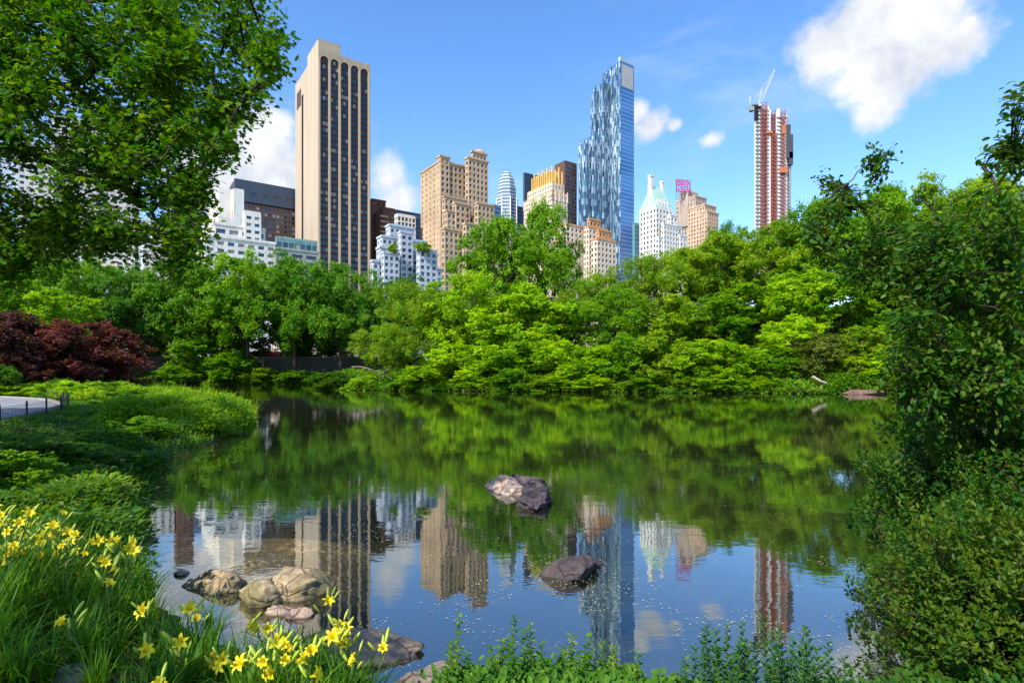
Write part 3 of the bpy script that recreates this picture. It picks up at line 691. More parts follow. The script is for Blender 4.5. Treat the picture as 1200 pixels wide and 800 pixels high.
tag(leafy_cover('far_left_plants',[(-28,50),(-60,88),(-96,133),(-120,133),(-70,80),(-34,42)],6000,.9,.3,(.07,.16,.02),12,pathclear=3.6),kind='stuff')
tag(leafy_cover('path_side_plants',[(-70,44),(-36,42),(-27,34),(-22,27),(-20,30),(-26,42),(-40,60),(-80,60)],7000,.75,.2,(.15,.27,.015),12,pathclear=3.2),kind='stuff')
# undergrowth of the far banks
tag(leafy_cover('far_bank_undergrowth',[(-30,91),(-24,86),(-12,82),(0,79),(16,74),(31,70.5),(46,67),(60,60),(90,60),(110,120),(-45,120),(-36,100)],30000,2.2,.36,(.085,.20,.02),16,smin=-.25,mf=.45),kind='stuff')
tag(leafy_cover('wall_side_undergrowth',[(-110,156),(-97,134),(-82,147),(-59,149.5),(-45,148),(-36,134),(-30,130),(-24,156)],9000,1.3,.5,(.05,.13,.02),14,smin=-.2,mf=.3),kind='stuff')
def waterline(name,n,h,leaf,col,smin,smax,ymin,xr,mf):
    P=np.stack([rng.uniform(xr[0],xr[1],n),rng.uniform(ymin,152,n)],1); s=sdist(P[:,0],P[:,1]); P=P[(s>smin)&(s<smax)]
    m=len(P); z=np.maximum(terrain(P[:,0],P[:,1]),0); hh=h*np.clip(.7+.5*wob(P[:,0],P[:,1],mf,2.3),.1,1.4); nl=26
    i=np.repeat(np.arange(m),nl); a=rng.random(len(i))*6.28; r=rng.random(len(i))*.6; t=rng.random(len(i))
    V=np.column_stack([P[i,0]+np.cos(a)*r,P[i,1]+np.sin(a)*r,z[i]+.05+hh[i]*t])
    D=np.column_stack([np.cos(a),np.sin(a)-.3,rng.normal(size=len(i))*.5]); Nm=np.column_stack([np.zeros((len(i),2)),np.ones(len(i))])+rng.normal(size=(len(i),3))*.5-np.array([0,.4,0])
    g=Geo(); leaves(g,V,D,Nm,leaf*rng.uniform(.6,1.3,len(i)),T_DIAMOND,np.clip((.5+.5*wob(P[:,0],P[:,1],.5,1))[i]*.5+rng.random(len(i))*.5,0,1))
    o=g.build(name,LEAF); o.color=(*col,1); tag(o,kind='stuff')
waterline('waterline_plants',60000,1.3,.3,(.13,.27,.02),-.7,1.3,60,(-30,60),.6)
waterline('waterline_plants',50000,1.5,.4,(.09,.2,.02),-.7,1.5,128,(-100,-34),.4)
# near bottom edge
tag(leafy_cover('thicket_leaves',[(-.42,3.3),(1.0,3.15),(1.0,2.6),(-.3,2.6)],520,.30,.05,(.05,.145,.02),24,tmpl=T_OVAL),kind='stuff')
tag(leafy_cover('thicket_leaves',[(.95,3.5),(2.0,3.6),(2.3,2.7),(.8,2.6)],560,.30,.05,(.035,.11,.022),24,tmpl=T_OVAL),kind='stuff')
tag(leafy_cover('right_bank_plants',[(2.0,3.8),(2.9,4.1),(3.6,4.8),(4.6,4.6),(4,2.6),(2,2.6)],500,.35,.05,(.05,.13,.02),18,tmpl=T_OVAL),kind='stuff')
tag(blades('front_grass',[(-4.8,4.6),(-2.6,4.4),(-1.2,3.7),(-.5,3.3),(-.5,2.2),(-4.8,2.2)],2600,.12,.3,.008,(.07,.17,.02),.5),kind='stuff')
# leaf litter on the soil and petals afloat
def litter():
    P=sample_area([(-4.6,2.2),(-.6,2.2),(-.6,3.4),(-2.5,4.6),(-4.6,5)],2600); z=terrain(P[:,0],P[:,1])+.008
    k=sdist(P[:,0],P[:,1])>.05; P=P[k]; z=z[k]; g=Geo(); n=len(P)
    leaves(g,np.column_stack([P,z]),np.column_stack([rdir(n)[:,:2],np.zeros(n)]),np.array([0,0,1.])+rng.normal(size=(n,3))*.2,rng.uniform(.02,.06,n),T_OVAL)
    o=g.build('fallen_leaves',leafmat('dry_leaf',(.16,.09,.04),trans=.1,objtint=False)); tag(o,kind='stuff')
    P=np.concatenate([sample_area([(-5,5),(5,5),(9,16),(-8,14)],3600),sample_area([(-1,4.2),(3,4.2),(4.5,7),(-3,7)],3200),sample_area([(-5,5.2),(-1.8,5),(-1.5,8),(-5.5,9)],800)]); P=P[wob(P[:,0],P[:,1],1.6,.7)+.5*wob(P[:,0],P[:,1],4,2) >.1]
    k=sdist(P[:,0],P[:,1])<-.05; P=P[k]; n=len(P); g=Geo()
    leaves(g,np.column_stack([P,np.full(n,.006)]),np.column_stack([rdir(n)[:,:2],np.zeros(n)]),np.tile([0,0,1.],(n,1)),rng.uniform(.006,.023,n)*(1+P[:,1]*.02),T_OVAL)
    tag(g.build('floating_petals',leafmat('petal',(.42,.40,.27),trans=.1,objtint=False)),kind='stuff')
litter()

# ------------------------------------------------------------------ daylilies
def ptl():
    m,nt=newmat('yellow_petal'); at=nt.nodes.new('ShaderNodeAttribute'); at.attribute_name='var'
    c=ramp(nt,at.outputs['Fac'],[(0,(.80,.58,.01)),(1,(.92,.82,.03))]); p=princ(nt,c,.5,.3)
    tr=nt.nodes.new('ShaderNodeBsdfTranslucent'); nt.links.new(c,tr.inputs[0]); mx=nt.nodes.new('ShaderNodeMixShader'); mx.inputs[0].default_value=.4
    nt.links.new(p.outputs[0],mx.inputs[1]); nt.links.new(tr.outputs[0],mx.inputs[2]); out(nt,mx.outputs[0]); return m
PETAL=ptl(); BUD=plain('bud_green',(.30,.38,.03),.5)
def flower_mesh(openness=1.0):
    g=Geo()
    for k in range(6):
        a=k*math.pi/3; w=.020 if k%2 else .014; L=.075
        t=np.linspace(0,1,7); r=.006+L*openness*(t**1.25)*.85; z=L*.75*np.sin(t*1.9)-.018*t**4*openness
        ww=w*np.sin(np.clip(t*.93+.07,0,1)*math.pi)**.7; V=[]
        for i in range(7):
            c=np.array([math.cos(a)*r[i],math.sin(a)*r[i],z[i]]); s=np.array([-math.sin(a),math.cos(a),0])*ww[i]
            V+= [c-s+[0,0,.004],c,c+s+[0,0,.004]]
        F=[]
        for i in range(6):
            for j in (0,1): F.append([3*i+j,3*i+j+1,3*i+j+4,3*i+j+3])
        g.add(V,F,var=rng.random())
    g.tube([[0,0,-.03],[0,0,0],[0,0,.012]],[.003,.005,.008],6)
    for k in range(5):
        a=k*1.26; g.tube([[0,0,.01],[math.cos(a)*.012,math.sin(a)*.012,.055]],[.001,.0016],4)
    return g.build('flower',PETAL,smooth=True,link=False)
FL=[flower_mesh(1.0),flower_mesh(.8),flower_mesh(1.15)]
gg=Geo(); gg.tube([[0,0,0],[0,0,.015],[.002,0,.04],[.004,0,.062],[.004,0,.07]],[.003,.007,.009,.006,.001],7); BUDM=gg.build('bud',BUD,smooth=True,link=False)
LILY=[]
for q in range(4):
    n=62; a=rng.random(n)*6.28; r=rng.random(n)*.07; LILY.append(blades('x',None,n,.38,.78,.017,(0,0,0),.72,pts=np.column_stack([np.cos(a)*r,np.sin(a)*r,np.zeros(n)]),link=False,seg=7).build('leaves',LEAF,link=False))
gL='yellow daylilies flowering on the near bank'
FP=[(22,612,4.6),(38,616,4.7),(5,625,4.5),(10,640,4.2),(3,652,4.2),(35,648,4.3),(52,652,4.4),(58,628,4.7),(88,636,4.4),(16,600,4.9),(118,672,3.9),(124,660,4.0),(131,692,3.6),(112,724,3.1),(178,712,3.5),(172,775,2.75),(166,792,2.6),(207,747,3.05),(228,713,3.6),(233,723,3.5),(280,743,3.2),(296,746,3.2),(308,772,2.9),(285,774,2.9),(321,731,3.4),(355,770,2.9),(369,711,3.55),(400,728,3.4),(405,746,3.2),(411,754,3.15),(420,734,3.35),(434,758,3.1),(150,640,4.2),(70,604,5.0),(28,632,4.4),(46,640,4.5)]
for q_ in range(14):
    FP.append((rng.uniform(200,430),rng.uniform(742,792),rng.uniform(2.8,3.3)))
for q_ in range(50):
    a_=rng.uniform(-25,150); FP.append((a_,rng.uniform(598,665)+max(0,a_)*.22,rng.uniform(3.9,5.3)))
LL={13:'single open yellow daylily standing alone left of the big arching leaves',15:'pair-forming yellow daylily bloom at the bottom edge, the higher of the two',16:'yellow daylily bloom lowest at the bottom edge on the left',
 31:'yellow daylily furthest right, nearest to the flat stone slab',26:'yellow daylily in front of the tan boulder, its bloom level with the small pink stone',24:'yellow daylily just left of the tan boulder\'s foot',14:'yellow daylily alone between the left drift and the bottom drift'}
def lily(x,y,zf,label,flower=True,i=0):
    z=tz(x,y); root=thing('daylily_plant',label,'flowering plant',(x,y,z),rng.uniform(0,6.28),gL)
    o=obj('leaves',LILY[i%4],root,(0,0,0)); s=rng.uniform(.8,1.1)*(.72 if x>-2.7 else .88 if x>-3.3 else 1); o.scale=(s,s,s*.92); o.color=((.085,.22,.015,1),(.12,.26,.015,1),(.07,.19,.018,1))[i%3]
    if not flower: return
    h=max(.2,zf-z); lean=rng.normal(size=2)*.05
    g=Geo(); P=smooth_line([[0,0,0],[lean[0]*.4,lean[1]*.4,h*.6],[lean[0],lean[1],h]],4); g.tube(P,np.linspace(.004,.0025,len(P)),5)
    br=[]
    for k in range(rng.integers(2,5)):
        a=rng.random()*6.28; t=rng.uniform(.8,.97); b=np.array([lean[0]*t,lean[1]*t,h*t]); e=b+np.array([math.cos(a)*.04,math.sin(a)*.04,.05]); g.tube([b,e],[.002,.0015],4); br.append((e,a))
    st=g.build('flower_stem',STEM,root,smooth=True)
    f=obj('flower',FL[i%3],st,(lean[0],lean[1],h)); f.scale=(rng.uniform(.52,.76),)*3
    ca=math.atan2(-y,-x)-root.rotation_euler[2]+rng.normal()*.7
    f.rotation_euler=(0,R(rng.uniform(35,75)),ca)
    for e,a in br:
        b=obj('bud',BUDM,st,tuple(e)); b.rotation_euler=(0,.6,a); b.scale=(rng.uniform(.8,1.3),)*3
for i,(px,py,d) in enumerate(FP):
    w=W(px,py,d); lab=LL.get(i,'yellow daylily flowering in the sunny drift at the left edge' if (px<160 and py<700) else 'yellow daylily flowering in the bottom left foreground among arching leaves')
    lily(w[0],w[1],w[2],lab,True,i)
EP=sample_area([(-5.2,4.4),(-4.2,5.8),(-3.3,5.1),(-1.9,4.05),(-.75,3.45),(-.62,2.75),(-2.6,2.9),(-3.6,3.7)],62)
k=sdist(EP[:,0],EP[:,1])>.12
for i,(x,y) in enumerate(EP[k]): lily(x,y,0,'daylily clump without open flower, arching green strap leaves on the near bank',False,i)

# ------------------------------------------------------------------ rocks
import bmesh
def rockmat(name,a,b,c,moss=.0,sc=3.0):
    m,nt=newmat(name); pos=geopos(nt)
    n=noise(nt,sc,8,.68,pos,.6); col=ramp(nt,n,[(.3,a),(.5,b),(.72,c)])
    n2=noise(nt,sc*6,6,.7,pos); col=mixc(nt,.55,col,mixc(nt,1.0,col,ramp(nt,n2,[(.3,(.35,.35,.35)),(.65,(1.35,1.3,1.2))]),'MULTIPLY'))
    if moss: col=mixc(nt,math_(nt,'MULTIPLY',ramp(nt,noise(nt,sc*.9,4,.6,pos),[(.5,(0,0,0)),(.6,(1,1,1))]),moss),col,(.09,.10,.03))
    vo=nt.nodes.new('ShaderNodeTexVoronoi'); vo.feature='DISTANCE_TO_EDGE'; vo.inputs['Scale'].default_value=sc*1.1; nt.links.new(pos,vo.inputs['Vector']); ck=ramp(nt,vo.outputs['Distance'],[(.0,(0,0,0)),(.035,(1,1,1))]); col=mixc(nt,.5,col,mixc(nt,1.0,col,ck,'MULTIPLY')); sz=nt.nodes.new('ShaderNodeSeparateXYZ'); nt.links.new(pos,sz.inputs[0]); wet=math_(nt,'MULTIPLY',math_(nt,'SUBTRACT',.045,math_(nt,'ADD',sz.outputs[2],math_(nt,'MULTIPLY',n,.05))),60,clamp=True); wet=math_(nt,'MULTIPLY',wet,.75); col=mixc(nt,wet,col,(.03,.028,.016)); p=princ(nt,col,.8,.3,math_(nt,'ADD',math_(nt,'ADD',n2,n),math_(nt,'MULTIPLY',ck,.5)),.8,.03); out(nt,p.outputs[0]); return m
TAN=rockmat('tan_rock',(.12,.085,.05),(.34,.26,.15),(.52,.42,.26),.6); GREY=rockmat('grey_rock',(.02,.016,.018),(.075,.058,.062),(.16,.12,.125),.15); PINK=rockmat('pinkish_rock',(.22,.14,.10),(.45,.32,.24),(.6,.46,.36)); DARKR=rockmat('dark_wet_rock',(.015,.012,.018),(.06,.045,.055),(.14,.11,.12))
SLAB=rockmat('slab_rock',(.07,.055,.045),(.2,.16,.13),(.34,.28,.22),.3)
def rock(name,label,c,size,mat,seed,rz=0,ncut=18,rough=.05,parent=None,cat='rock',group=None,tilt=0,sub=5):
    keep=np.random.default_rng(seed); bm=bmesh.new(); bmesh.ops.create_icosphere(bm,subdivisions=sub,radius=1); 
    V=np.array([v.co[:] for v in bm.verts]); F=np.array([[v.index for v in f.verts] for f in bm.faces]); bm.free()
    n=keep.normal(size=(ncut,3)); n/=np.linalg.norm(n,axis=1)[:,None]; dd=keep.uniform(.55,.9,ncut)
    for a,b in zip(n,dd):
        t=V@a-b; V=V-np.maximum(t,0)[:,None]*a*.93
    for f,am in ((3,.06),(7,.04),(15,.026),(31,.014),(53,.007)):
        ph=keep.random(3)*6; V=V*(1+rough/.05*am*(np.sin(V[:,0:1]*f+ph[0]+2*np.sin(V[:,1:2]*f*.7))*np.sin(V[:,1:2]*f*1.1+ph[1]+1.5*np.sin(V[:,2:3]*f*.9))+.6*np.sin(V[:,2:3]*f*1.3+ph[2]+V[:,0:1]*f*.5)))
    V=V*np.asarray(size)*1.22; 
    if tilt: ct,st=math.cos(tilt),math.sin(tilt); V=np.column_stack([V[:,0]*ct-V[:,2]*st,V[:,1],V[:,0]*st+V[:,2]*ct])
    g=Geo(); g.add(V,F); o=g.build(name,mat,parent,smooth=False if ncut>30 else True); o.location=tuple(c); o.rotation_euler=(0,0,rz)
    if not parent: tag(o,label,cat,group)
    return o
def at(px,py,z=0): g=G(px,py,0); return (g[0],g[1],z)
rock('boulder','big tan boulder with a dark cleft standing in the shallow water',at(351,694,.02),(.42,.30,.25),TAN,3,.2,22,tilt=-.12)
rock('boulder','smaller tan boulder leaning against the left side of the big tan boulder',at(310,702,-.02),(.22,.20,.18),TAN,12,.6,16)
rock('boulder','low smooth brown boulder with two humps left of the big tan boulder',at(258,688,-.03),(.33,.24,.17),TAN,21,.1,12)
rock('boulder','pinkish flat stone at the front foot of the big tan boulder',at(330,716,-.02),(.15,.10,.07),PINK,6,0,14)
rock('stone','small pale pink stone between the big tan boulder and the daylilies',at(352,722,0),(.10,.07,.07),PINK,9,.4,12,sub=4)
rock('stone','small pinkish stone in the shallows at the far left of the boulders',at(213,672,-.01),(.09,.07,.05),PINK,15,.3,12,sub=4)
rock('stone','flat brown stone lying alone in the shallows near the left bank',at(174,634,-.01),(.12,.06,.06),TAN,16,.1,12,sub=4)
rock('stone_slab','flat grey-brown stone slab jutting into the water right of the daylilies',(-1.22,4.55,.02),(.42,.25,.12),SLAB,31,-.25,20)
rock('stone_slab','flat stone slab at the bottom edge left of the leafy thicket',(-.55,4.05,.0),(.34,.19,.12),SLAB,33,.15,20)
rock('stone','brown stone half hidden in the daylily leaves at the left edge',(-3.55,4.0,.52),(.16,.12,.12),SLAB,35,.2,14,sub=4)
rock('stone','flat brown stone on the bare soil among the daylilies',(-2.55,3.3,.44),(.15,.10,.07),SLAB,37,.1,14,sub=4)
rock('boulder','pinkish tan sunlit end of the rock islet in the middle of the pond',at(594,574,.04),(.30,.62,.19),PINK,41,.35,20,tilt=.05)
rock('boulder','dark craggy end of the rock islet in the middle of the pond',at(626,588,.02),(.34,.62,.22),DARKR,43,-.1,30,rough=.09)
rock('boulder','flat top slab lying across the rock islet in the middle of the pond',at(618,572,.08),(.30,.6,.16),GREY,45,.5,24,rough=.08)
rock('boulder','dark purplish rock surrounded by open water and sky reflections',at(664,671,-.02),(.29,.24,.18),GREY,51,.2,18,tilt=.1)
rock('boulder','small low right-hand end of the dark purplish rock in open water',at(688,661,-.03),(.17,.17,.11),GREY,53,0,16)
rock('stone','pale stone at the far waterline beside the driftwood',at(452,457.4,.1),(.45,.4,.45),PINK,61,0,12,sub=3)
rock('stone','pale stone at the far waterline below the bright yellow-green mound',at(545,458.2,.1),(.5,.4,.5),PINK,63,0,12,sub=3)
rock('boulder','brown rounded rock at the waterline on the left of the bare bank',at(950,461.0,.1),(.9,.7,.6),SLAB,65,0,16,sub=4)
rock('boulder','tan rock above the waterline in the middle of the bare bank',at(963,461.0,.1),(.8,.8,.7),TAN,67,.3,16,sub=4)
rock('boulder','dark rock beside the shadowed hollow at the foot of the bare bank',at(936,461.0,.1),(.6,.6,.8),DARKR,69,.3,16,sub=4)
rock('rock_ledge','long red-brown shore ledge at the right end of the far shore',at(1016,462.0,.1),(3.0,.8,.45),rockmat('red_ledge',(.06,.035,.025),(.15,.09,.065),(.24,.15,.11),sc=1),71,.0,26,sub=4)
# ------------------------------------------------------------------ driftwood
dw=thing('fallen_branch','tangle of bleached brown driftwood at the left tip of the far promontory','driftwood',at(440,457,.1))
o=np.array(dw.location); g=Geo()
for (pts,r) in [([(417,455),(432,450),(446,452)],.12),([(425,456),(440,440),(456,432)],.1),([(412,430),(425,431),(440,434),(452,440),(466,447)],.09),([(430,457),(447,447),(449,438)],.09),([(437,457),(455,449),(470,452)],.08),([(420,458),(438,452),(452,457)],.12),([(428,450),(422,441)],.04),([(446,440),(458,448),(462,457)],.07)]:
    P=wiggle(smooth_line([W(a,b,85.3+rng.random()) for a,b in pts],4),.15)-o; g.tube(P,np.linspace(r*1.4,r*.5,len(P)),6)
g.build('branch',barkmat('bleached_wood',(.2,.15,.1)),dw,smooth=True)
lg=thing('fallen_branch','pale dead limb slanting down to the water across the bare bank','driftwood',tuple(W(968,450,69.8)))
o=np.array(lg.location); g=Geo(); P=wiggle(smooth_line([W(952,441,69.8),W(962,446,69.6),W(975,451,69.4)],4),.05)-o; g.tube(P,np.linspace(.16,.08,len(P)),6); g.build('branch',barkmat('pale_wood',(.45,.38,.3)),lg)
# ------------------------------------------------------------------ low fence by the path
fe=thing('low_fence','low wire mesh fence on short dark posts along the pond side of the path','fence')
IRON=plain('dark_iron',(.02,.02,.022),.5,.6)
idx=[i for i in range(len(PC)) if 11<PC[i][1]<29]; FPp=np.array([PC[i]-PN[i]*3.35 for i in idx]); seg=np.concatenate([[0],np.cumsum(np.linalg.norm(np.diff(FPp,axis=0),axis=1))])
def along(s): return np.array([np.interp(s,seg,FPp[:,0]),np.interp(s,seg,FPp[:,1])])
fe.location=(FPp[0][0],FPp[0][1],.9); fo=np.array(fe.location)
ps=np.arange(0,seg[-1],2.4)
for s in ps:
    p=along(s); g=Geo(); g.tube([[0,0,-.1],[0,0,.52],[0,0,.56]],[.028,.028,.004],8); q=g.build('post',IRON,fe); q.location=(p[0]-fo[0],p[1]-fo[1],0)
g=Geo()
for h in (.1,.2,.3,.4,.46): g.tube(np.array([[*along(s),.9+h] for s in np.arange(0,ps[-1]+.01,.6)])-fo,.0035,3)
for s in np.arange(0,ps[-1],.12): p=along(s); g.tube(np.array([[*p,.92],[*p,1.36]])-fo,.003,3)
g.build('wire_mesh',IRON,fe)
# ------------------------------------------------------------------ park wall and bus
wl=thing('park_wall','dark rubble stone retaining wall with coping under the row of park trees','wall',(-80,156.9,1.5))
g=Geo(); g.box((0,0,2.6),(112,.7,6.0)); g.build('wall',stone('dark_rubble',(.035,.034,.03),.5,1.2),wl)
g=Geo()
for i in range(56): g.box((-55+i*2,0,5.72),(1.96,.95,.24))
g.build('coping',stone('coping_stone',(.09,.085,.08),.3,1),wl)
bs=thing('city_bus','red vehicle roof showing above the wall through a gap between trunks','bus',(-72.5,168,5.2))
g=Geo(); g.box((0,0,2.1),(9,2.5,3.6)); g.box((0,0,3.98),(8.6,2.2,.2)); g.build('body',plain('red_paint',(.45,.03,.03),.35),bs)
g=Geo(); 
for i in range(6): g.box((-3.7+i*1.48,-1.27,2.7),(1.25,.06,.9))
g.build('window',glass('bus_glass',(.03,.04,.05)),bs)
for i in(-1,1):
    g=Geo(); g.tube([[i*2.9,-1.3,.45],[i*2.9,-.95,.45]],.45,16); g.build('wheel',IRON,bs)

# ------------------------------------------------------------------ buildings
UA=np.array([.82,.572]); UA/=np.linalg.norm(UA); UB=np.array([-UA[1],UA[0]])      # street grid: front runs along UA, sides along UB
RZA=math.atan2(UA[1],UA[0])
GL=[glass('window_dark',(.018,.022,.03)),glass('window_blue',(.04,.07,.12)),plain('window_blind',(.30,.28,.25),.5)]
PM={}
def pane_mesh(w,h,mi):
    k=(round(w,1),round(h,1),mi)
    if k not in PM:
        g=Geo(); g.box((0,0,0),(w,.08,h)); PM[k]=g.build('window_pane',GL[mi],link=False)
    return PM[k]
def solve(C,t,U):
    return (t*C[1]-C[0])/(U[0]-t*U[1])
class Bld:
    def __init__(s,name,label,mats,z0=4.5,cat='building',group='buildings of the skyline'):
        s.name,s.label,s.mats,s.cat,s.group=name,label,mats,cat,group; s.z0=z0
        s.g=Geo(); s.roof=Geo(); s.corn=Geo(); s.p=[]; s.C=None; s.bulk=None
    def corner(s,c,d): return np.array([(c-600)/K*d,d])
    def face(s,O,U,n,w,z0,z1,sp,mat,gmat=None):
        """wall with recessed window openings; sp=(bay,floor,wfrac,hfrac,recess)"""
        g=s.g; U3=np.array([*U,0]); n3=np.array([*n,0]); O3=np.array([*O,0.])
        def Q(a,za,b,zb,mt,off=0.):  # arrays
            a,za,b,zb=np.broadcast_arrays(*[np.atleast_1d(np.asarray(q,float)) for q in (a,za,b,zb)])
            V=np.stack([O3+U3*a[:,None]+n3*off+np.array([0,0,1.])*za[:,None],O3+U3*b[:,None]+n3*off+np.array([0,0,1.])*za[:,None],
                        O3+U3*b[:,None]+n3*off+np.array([0,0,1.])*zb[:,None],O3+U3*a[:,None]+n3*off+np.array([0,0,1.])*zb[:,None]],1)
            m=len(a); F=np.arange(4*m).reshape(m,4); uv=np.stack([np.stack([a,za],1),np.stack([b,za],1),np.stack([b,zb],1),np.stack([a,zb],1)],1)
            g.add(V.reshape(-1,3),F,mt,uv.reshape(-1,2))
        if sp is None: Q(0,z0,w,z1,mat); return
        bay,fl,wf,hf,rec=sp[:5]; keep=sp[5] if len(sp)>5 else None
        zs=max(z0,sp[6]) if len(sp)>6 else z0
        if zs>z0: Q(0,z0,w,zs,mat)
        top=min(1.2,fl*.25); z1b=z1-top; Q(0,z1b,w,z1,mat)
        nx=max(1,round(w/bay)); nz=max(1,round((z1b-zs)/fl)); cw=w/nx; ch=(z1b-zs)/nz
        I,J=np.meshgrid(np.arange(nx),np.arange(nz)); I=I.ravel();J=J.ravel()
        a=I*cw; b=a+cw; c=zs+J*ch; d=c+ch; wa=a+cw*(1-wf)/2; wb=b-cw*(1-wf)/2; wc=c+ch*(1-hf)*.45; wd=wc+ch*hf
        Q(a,c,wa,d,mat); Q(wb,c,b,d,mat); Q(wa,c,wb,wc,mat); Q(wa,wd,wb,d,mat)
        # reveals
        def rv(P0,P1):
            V=np.stack([P0,P1,P1-n3*rec,P0-n3*rec],1); m=len(P0); g.add(V.reshape(-1,3),np.arange(4*m).reshape(m,4),mat)
        Z=np.array([0,0,1.]); pt=lambda u,z:O3+U3*u[:,None]+Z*z[:,None]
        rv(pt(wa,wc),pt(wb,wc)); rv(pt(wb,wc),pt(wb,wd)); rv(pt(wb,wd),pt(wa,wd)); rv(pt(wa,wd),pt(wa,wc))
        cen=O3+U3*((wa+wb)/2)[:,None]+Z*((wc+wd)/2)[:,None]-n3*rec
        for q in cen: s.p.append((q,cw*wf,ch*hf,math.atan2(U[1],U[0]),n3))
    def box(s,c,d,t,l,r,A=None,B=None,base=None,mat=0,matB=None,corn=None,flat=True,roofmat=None,off=0.0,h=None):
        C=s.corner(c,d); 
        if s.C is None: s.C=C.copy()
        wa=solve(C,(r-600)/K,UA); wb=solve(C,(l-600)/K,UB)
        return s.boxw(C,wa,wb,EYE+(HZ-t)/K*C[1] if h is None else h,A,B,base,mat,matB,corn)
    def boxw(s,C,wa,wb,z1,A=None,B=None,base=None,mat=0,matB=None,corn=None):
        if s.C is None: s.C=np.array(C)
        z0=s.z0 if base is None else base; matB=mat if matB is None else matB
        nA=-UB; nB=-UA
        s.face(C,UA,nA,wa,z0,z1,A,mat); s.face(C,UB,nB,wb,z0,z1,B,matB)
        E=C+UA*wa; D=C+UB*wb; X=E+UB*wb
        s.face(E,UB,UA,wb,z0,z1,None,mat); s.face(D,UA,UB,wa,z0,z1,None,mat)
        q=lambda P,z:[P[0],P[1],z]
        s.roof.add([q(C,z1),q(E,z1),q(X,z1),q(D,z1)],[[0,1,2,3]])
        # parapet
        m=(C+X)/2; th=.5
        for (P,Q_) in ((C,E),(C,D),(E,X),(D,X)):
            mm=(P+Q_)/2; L=np.linalg.norm(Q_-P); a=math.atan2(*(Q_-P)[::-1]); inn=unit(m-mm)*(-(corn or 0)+.3)
            s.corn.box((mm[0]+inn[0],mm[1]+inn[1],z1+.45),(L+(2*(corn or 0)),.6,.9 if not corn else 1.3),a)
        return C,wa,wb,z1
    def finish(s,wmats=(0,1,2),wp=(.6,.25,.15),roofc=(.25,.23,.2),cmat=None,treeline=338,extra=None):
        root=thing(s.name,s.label,s.cat,(s.C[0],s.C[1],s.z0),0,s.group); off=np.array(root.location)
        for g in (s.g,s.roof,s.corn): g.V=[v-off for v in g.V]
        s.root=root; s.off=off
        s.g.build('wall',s.mats,root)
        if s.roof.V: s.roof.build('roof',ROOFM,root)
        if s.corn.V: s.corn.build('parapet',cmat or s.mats[0],root)
        if s.p:
            d=np.array([np.hypot(q[0][0],q[0][1])+ (1e4 if HZ-(q[0][2]-EYE)/q[0][1]*K>treeline else 0) for q in s.p]); order=np.argsort(d)
            ch=rng.choice(wmats,len(s.p),p=wp)
            for i in order[:100]:
                c,w,h,a,n3=s.p[i]; o=obj('window',pane_mesh(w,h,ch[i]),root,tuple(c-off),a)
            rest=order[100:]
            if len(rest):
                g=Geo()
                for i in rest:
                    c,w,h,a,n3=s.p[i]; u=np.array([math.cos(a),math.sin(a),0])*w/2; z=np.array([0,0,h/2]); c=c-off+n3*.04
                    g.add([c-u-z,c+u-z,c+u+z,c-u+z],[[0,1,2,3]],ch[i])
                o=g.build('window_rows',GL,root); o['kind']='stuff'
        return root
def panelled():
    m,nt=newmat('sand_panel'); pos=geopos(nt); uv=nt.nodes.new('ShaderNodeUVMap'); uv.uv_map='UVMap'; sp=nt.nodes.new('ShaderNodeSeparateXYZ'); nt.links.new(uv.outputs[0],sp.inputs[0])
    jl=math_(nt,'LESS_THAN',math_(nt,'FRACT',math_(nt,'MULTIPLY',sp.outputs[1],1/4.4)),.09); jv=math_(nt,'LESS_THAN',math_(nt,'FRACT',math_(nt,'MULTIPLY',sp.outputs[0],1/5.2)),.06)
    st=noise(nt,1,5,.65,scaled(nt,pos,(.35,.35,.015))); c=ramp(nt,st,[(.3,(.36,.29,.215)),(.68,(.47,.39,.295))]); c=mixc(nt,math_(nt,'MULTIPLY',math_(nt,'MAXIMUM',jl,jv),.28),c,(.2,.16,.12))
    p=princ(nt,c,.8,.2,noise(nt,2,3,.6,pos),.2,.05); out(nt,p.outputs[0]); return m
ROOFM=plain('roof_gravel',(.16,.15,.14),.9)
TANB=stone('tan_brick',(.44,.325,.215),.3,.06); LIME=stone('limestone',(.56,.47,.37)); WHITE=stone('white_brick',(.62,.60,.56),.15); PALE=stone('pale_blue_grey_stucco',(.42,.47,.54),.15)
BROWN=stone('brown_brick',(.17,.085,.06)); SAND=panelled(); CREAM=stone('cream_brick',(.60,.50,.40),.15); ORANGE=stone('orange_brick',(.52,.27,.13),.2)
GOLD=stone('gold_terracotta',(.68,.44,.14),.15); PINKB=stone('pink_buff_brick',(.52,.36,.25),.2); COPPER=stone('green_copper',(.33,.50,.43),.15); WHT=stone('bright_white_brick',(.68,.67,.64),.12)
GREYC=stone('grey_concrete',(.26,.25,.24)); DKB=plain('dark_blue_steel',(.035,.055,.09),.4); DKP=stone('dark_purple_brown',(.085,.06,.06),.2); GREYG=stone('grey_green_stone',(.3,.33,.31),.2)
TEAL=glass('teal_glass',(.10,.22,.21),.15); BLG=glass('blue_glass_wall',(.07,.16,.30),.1)

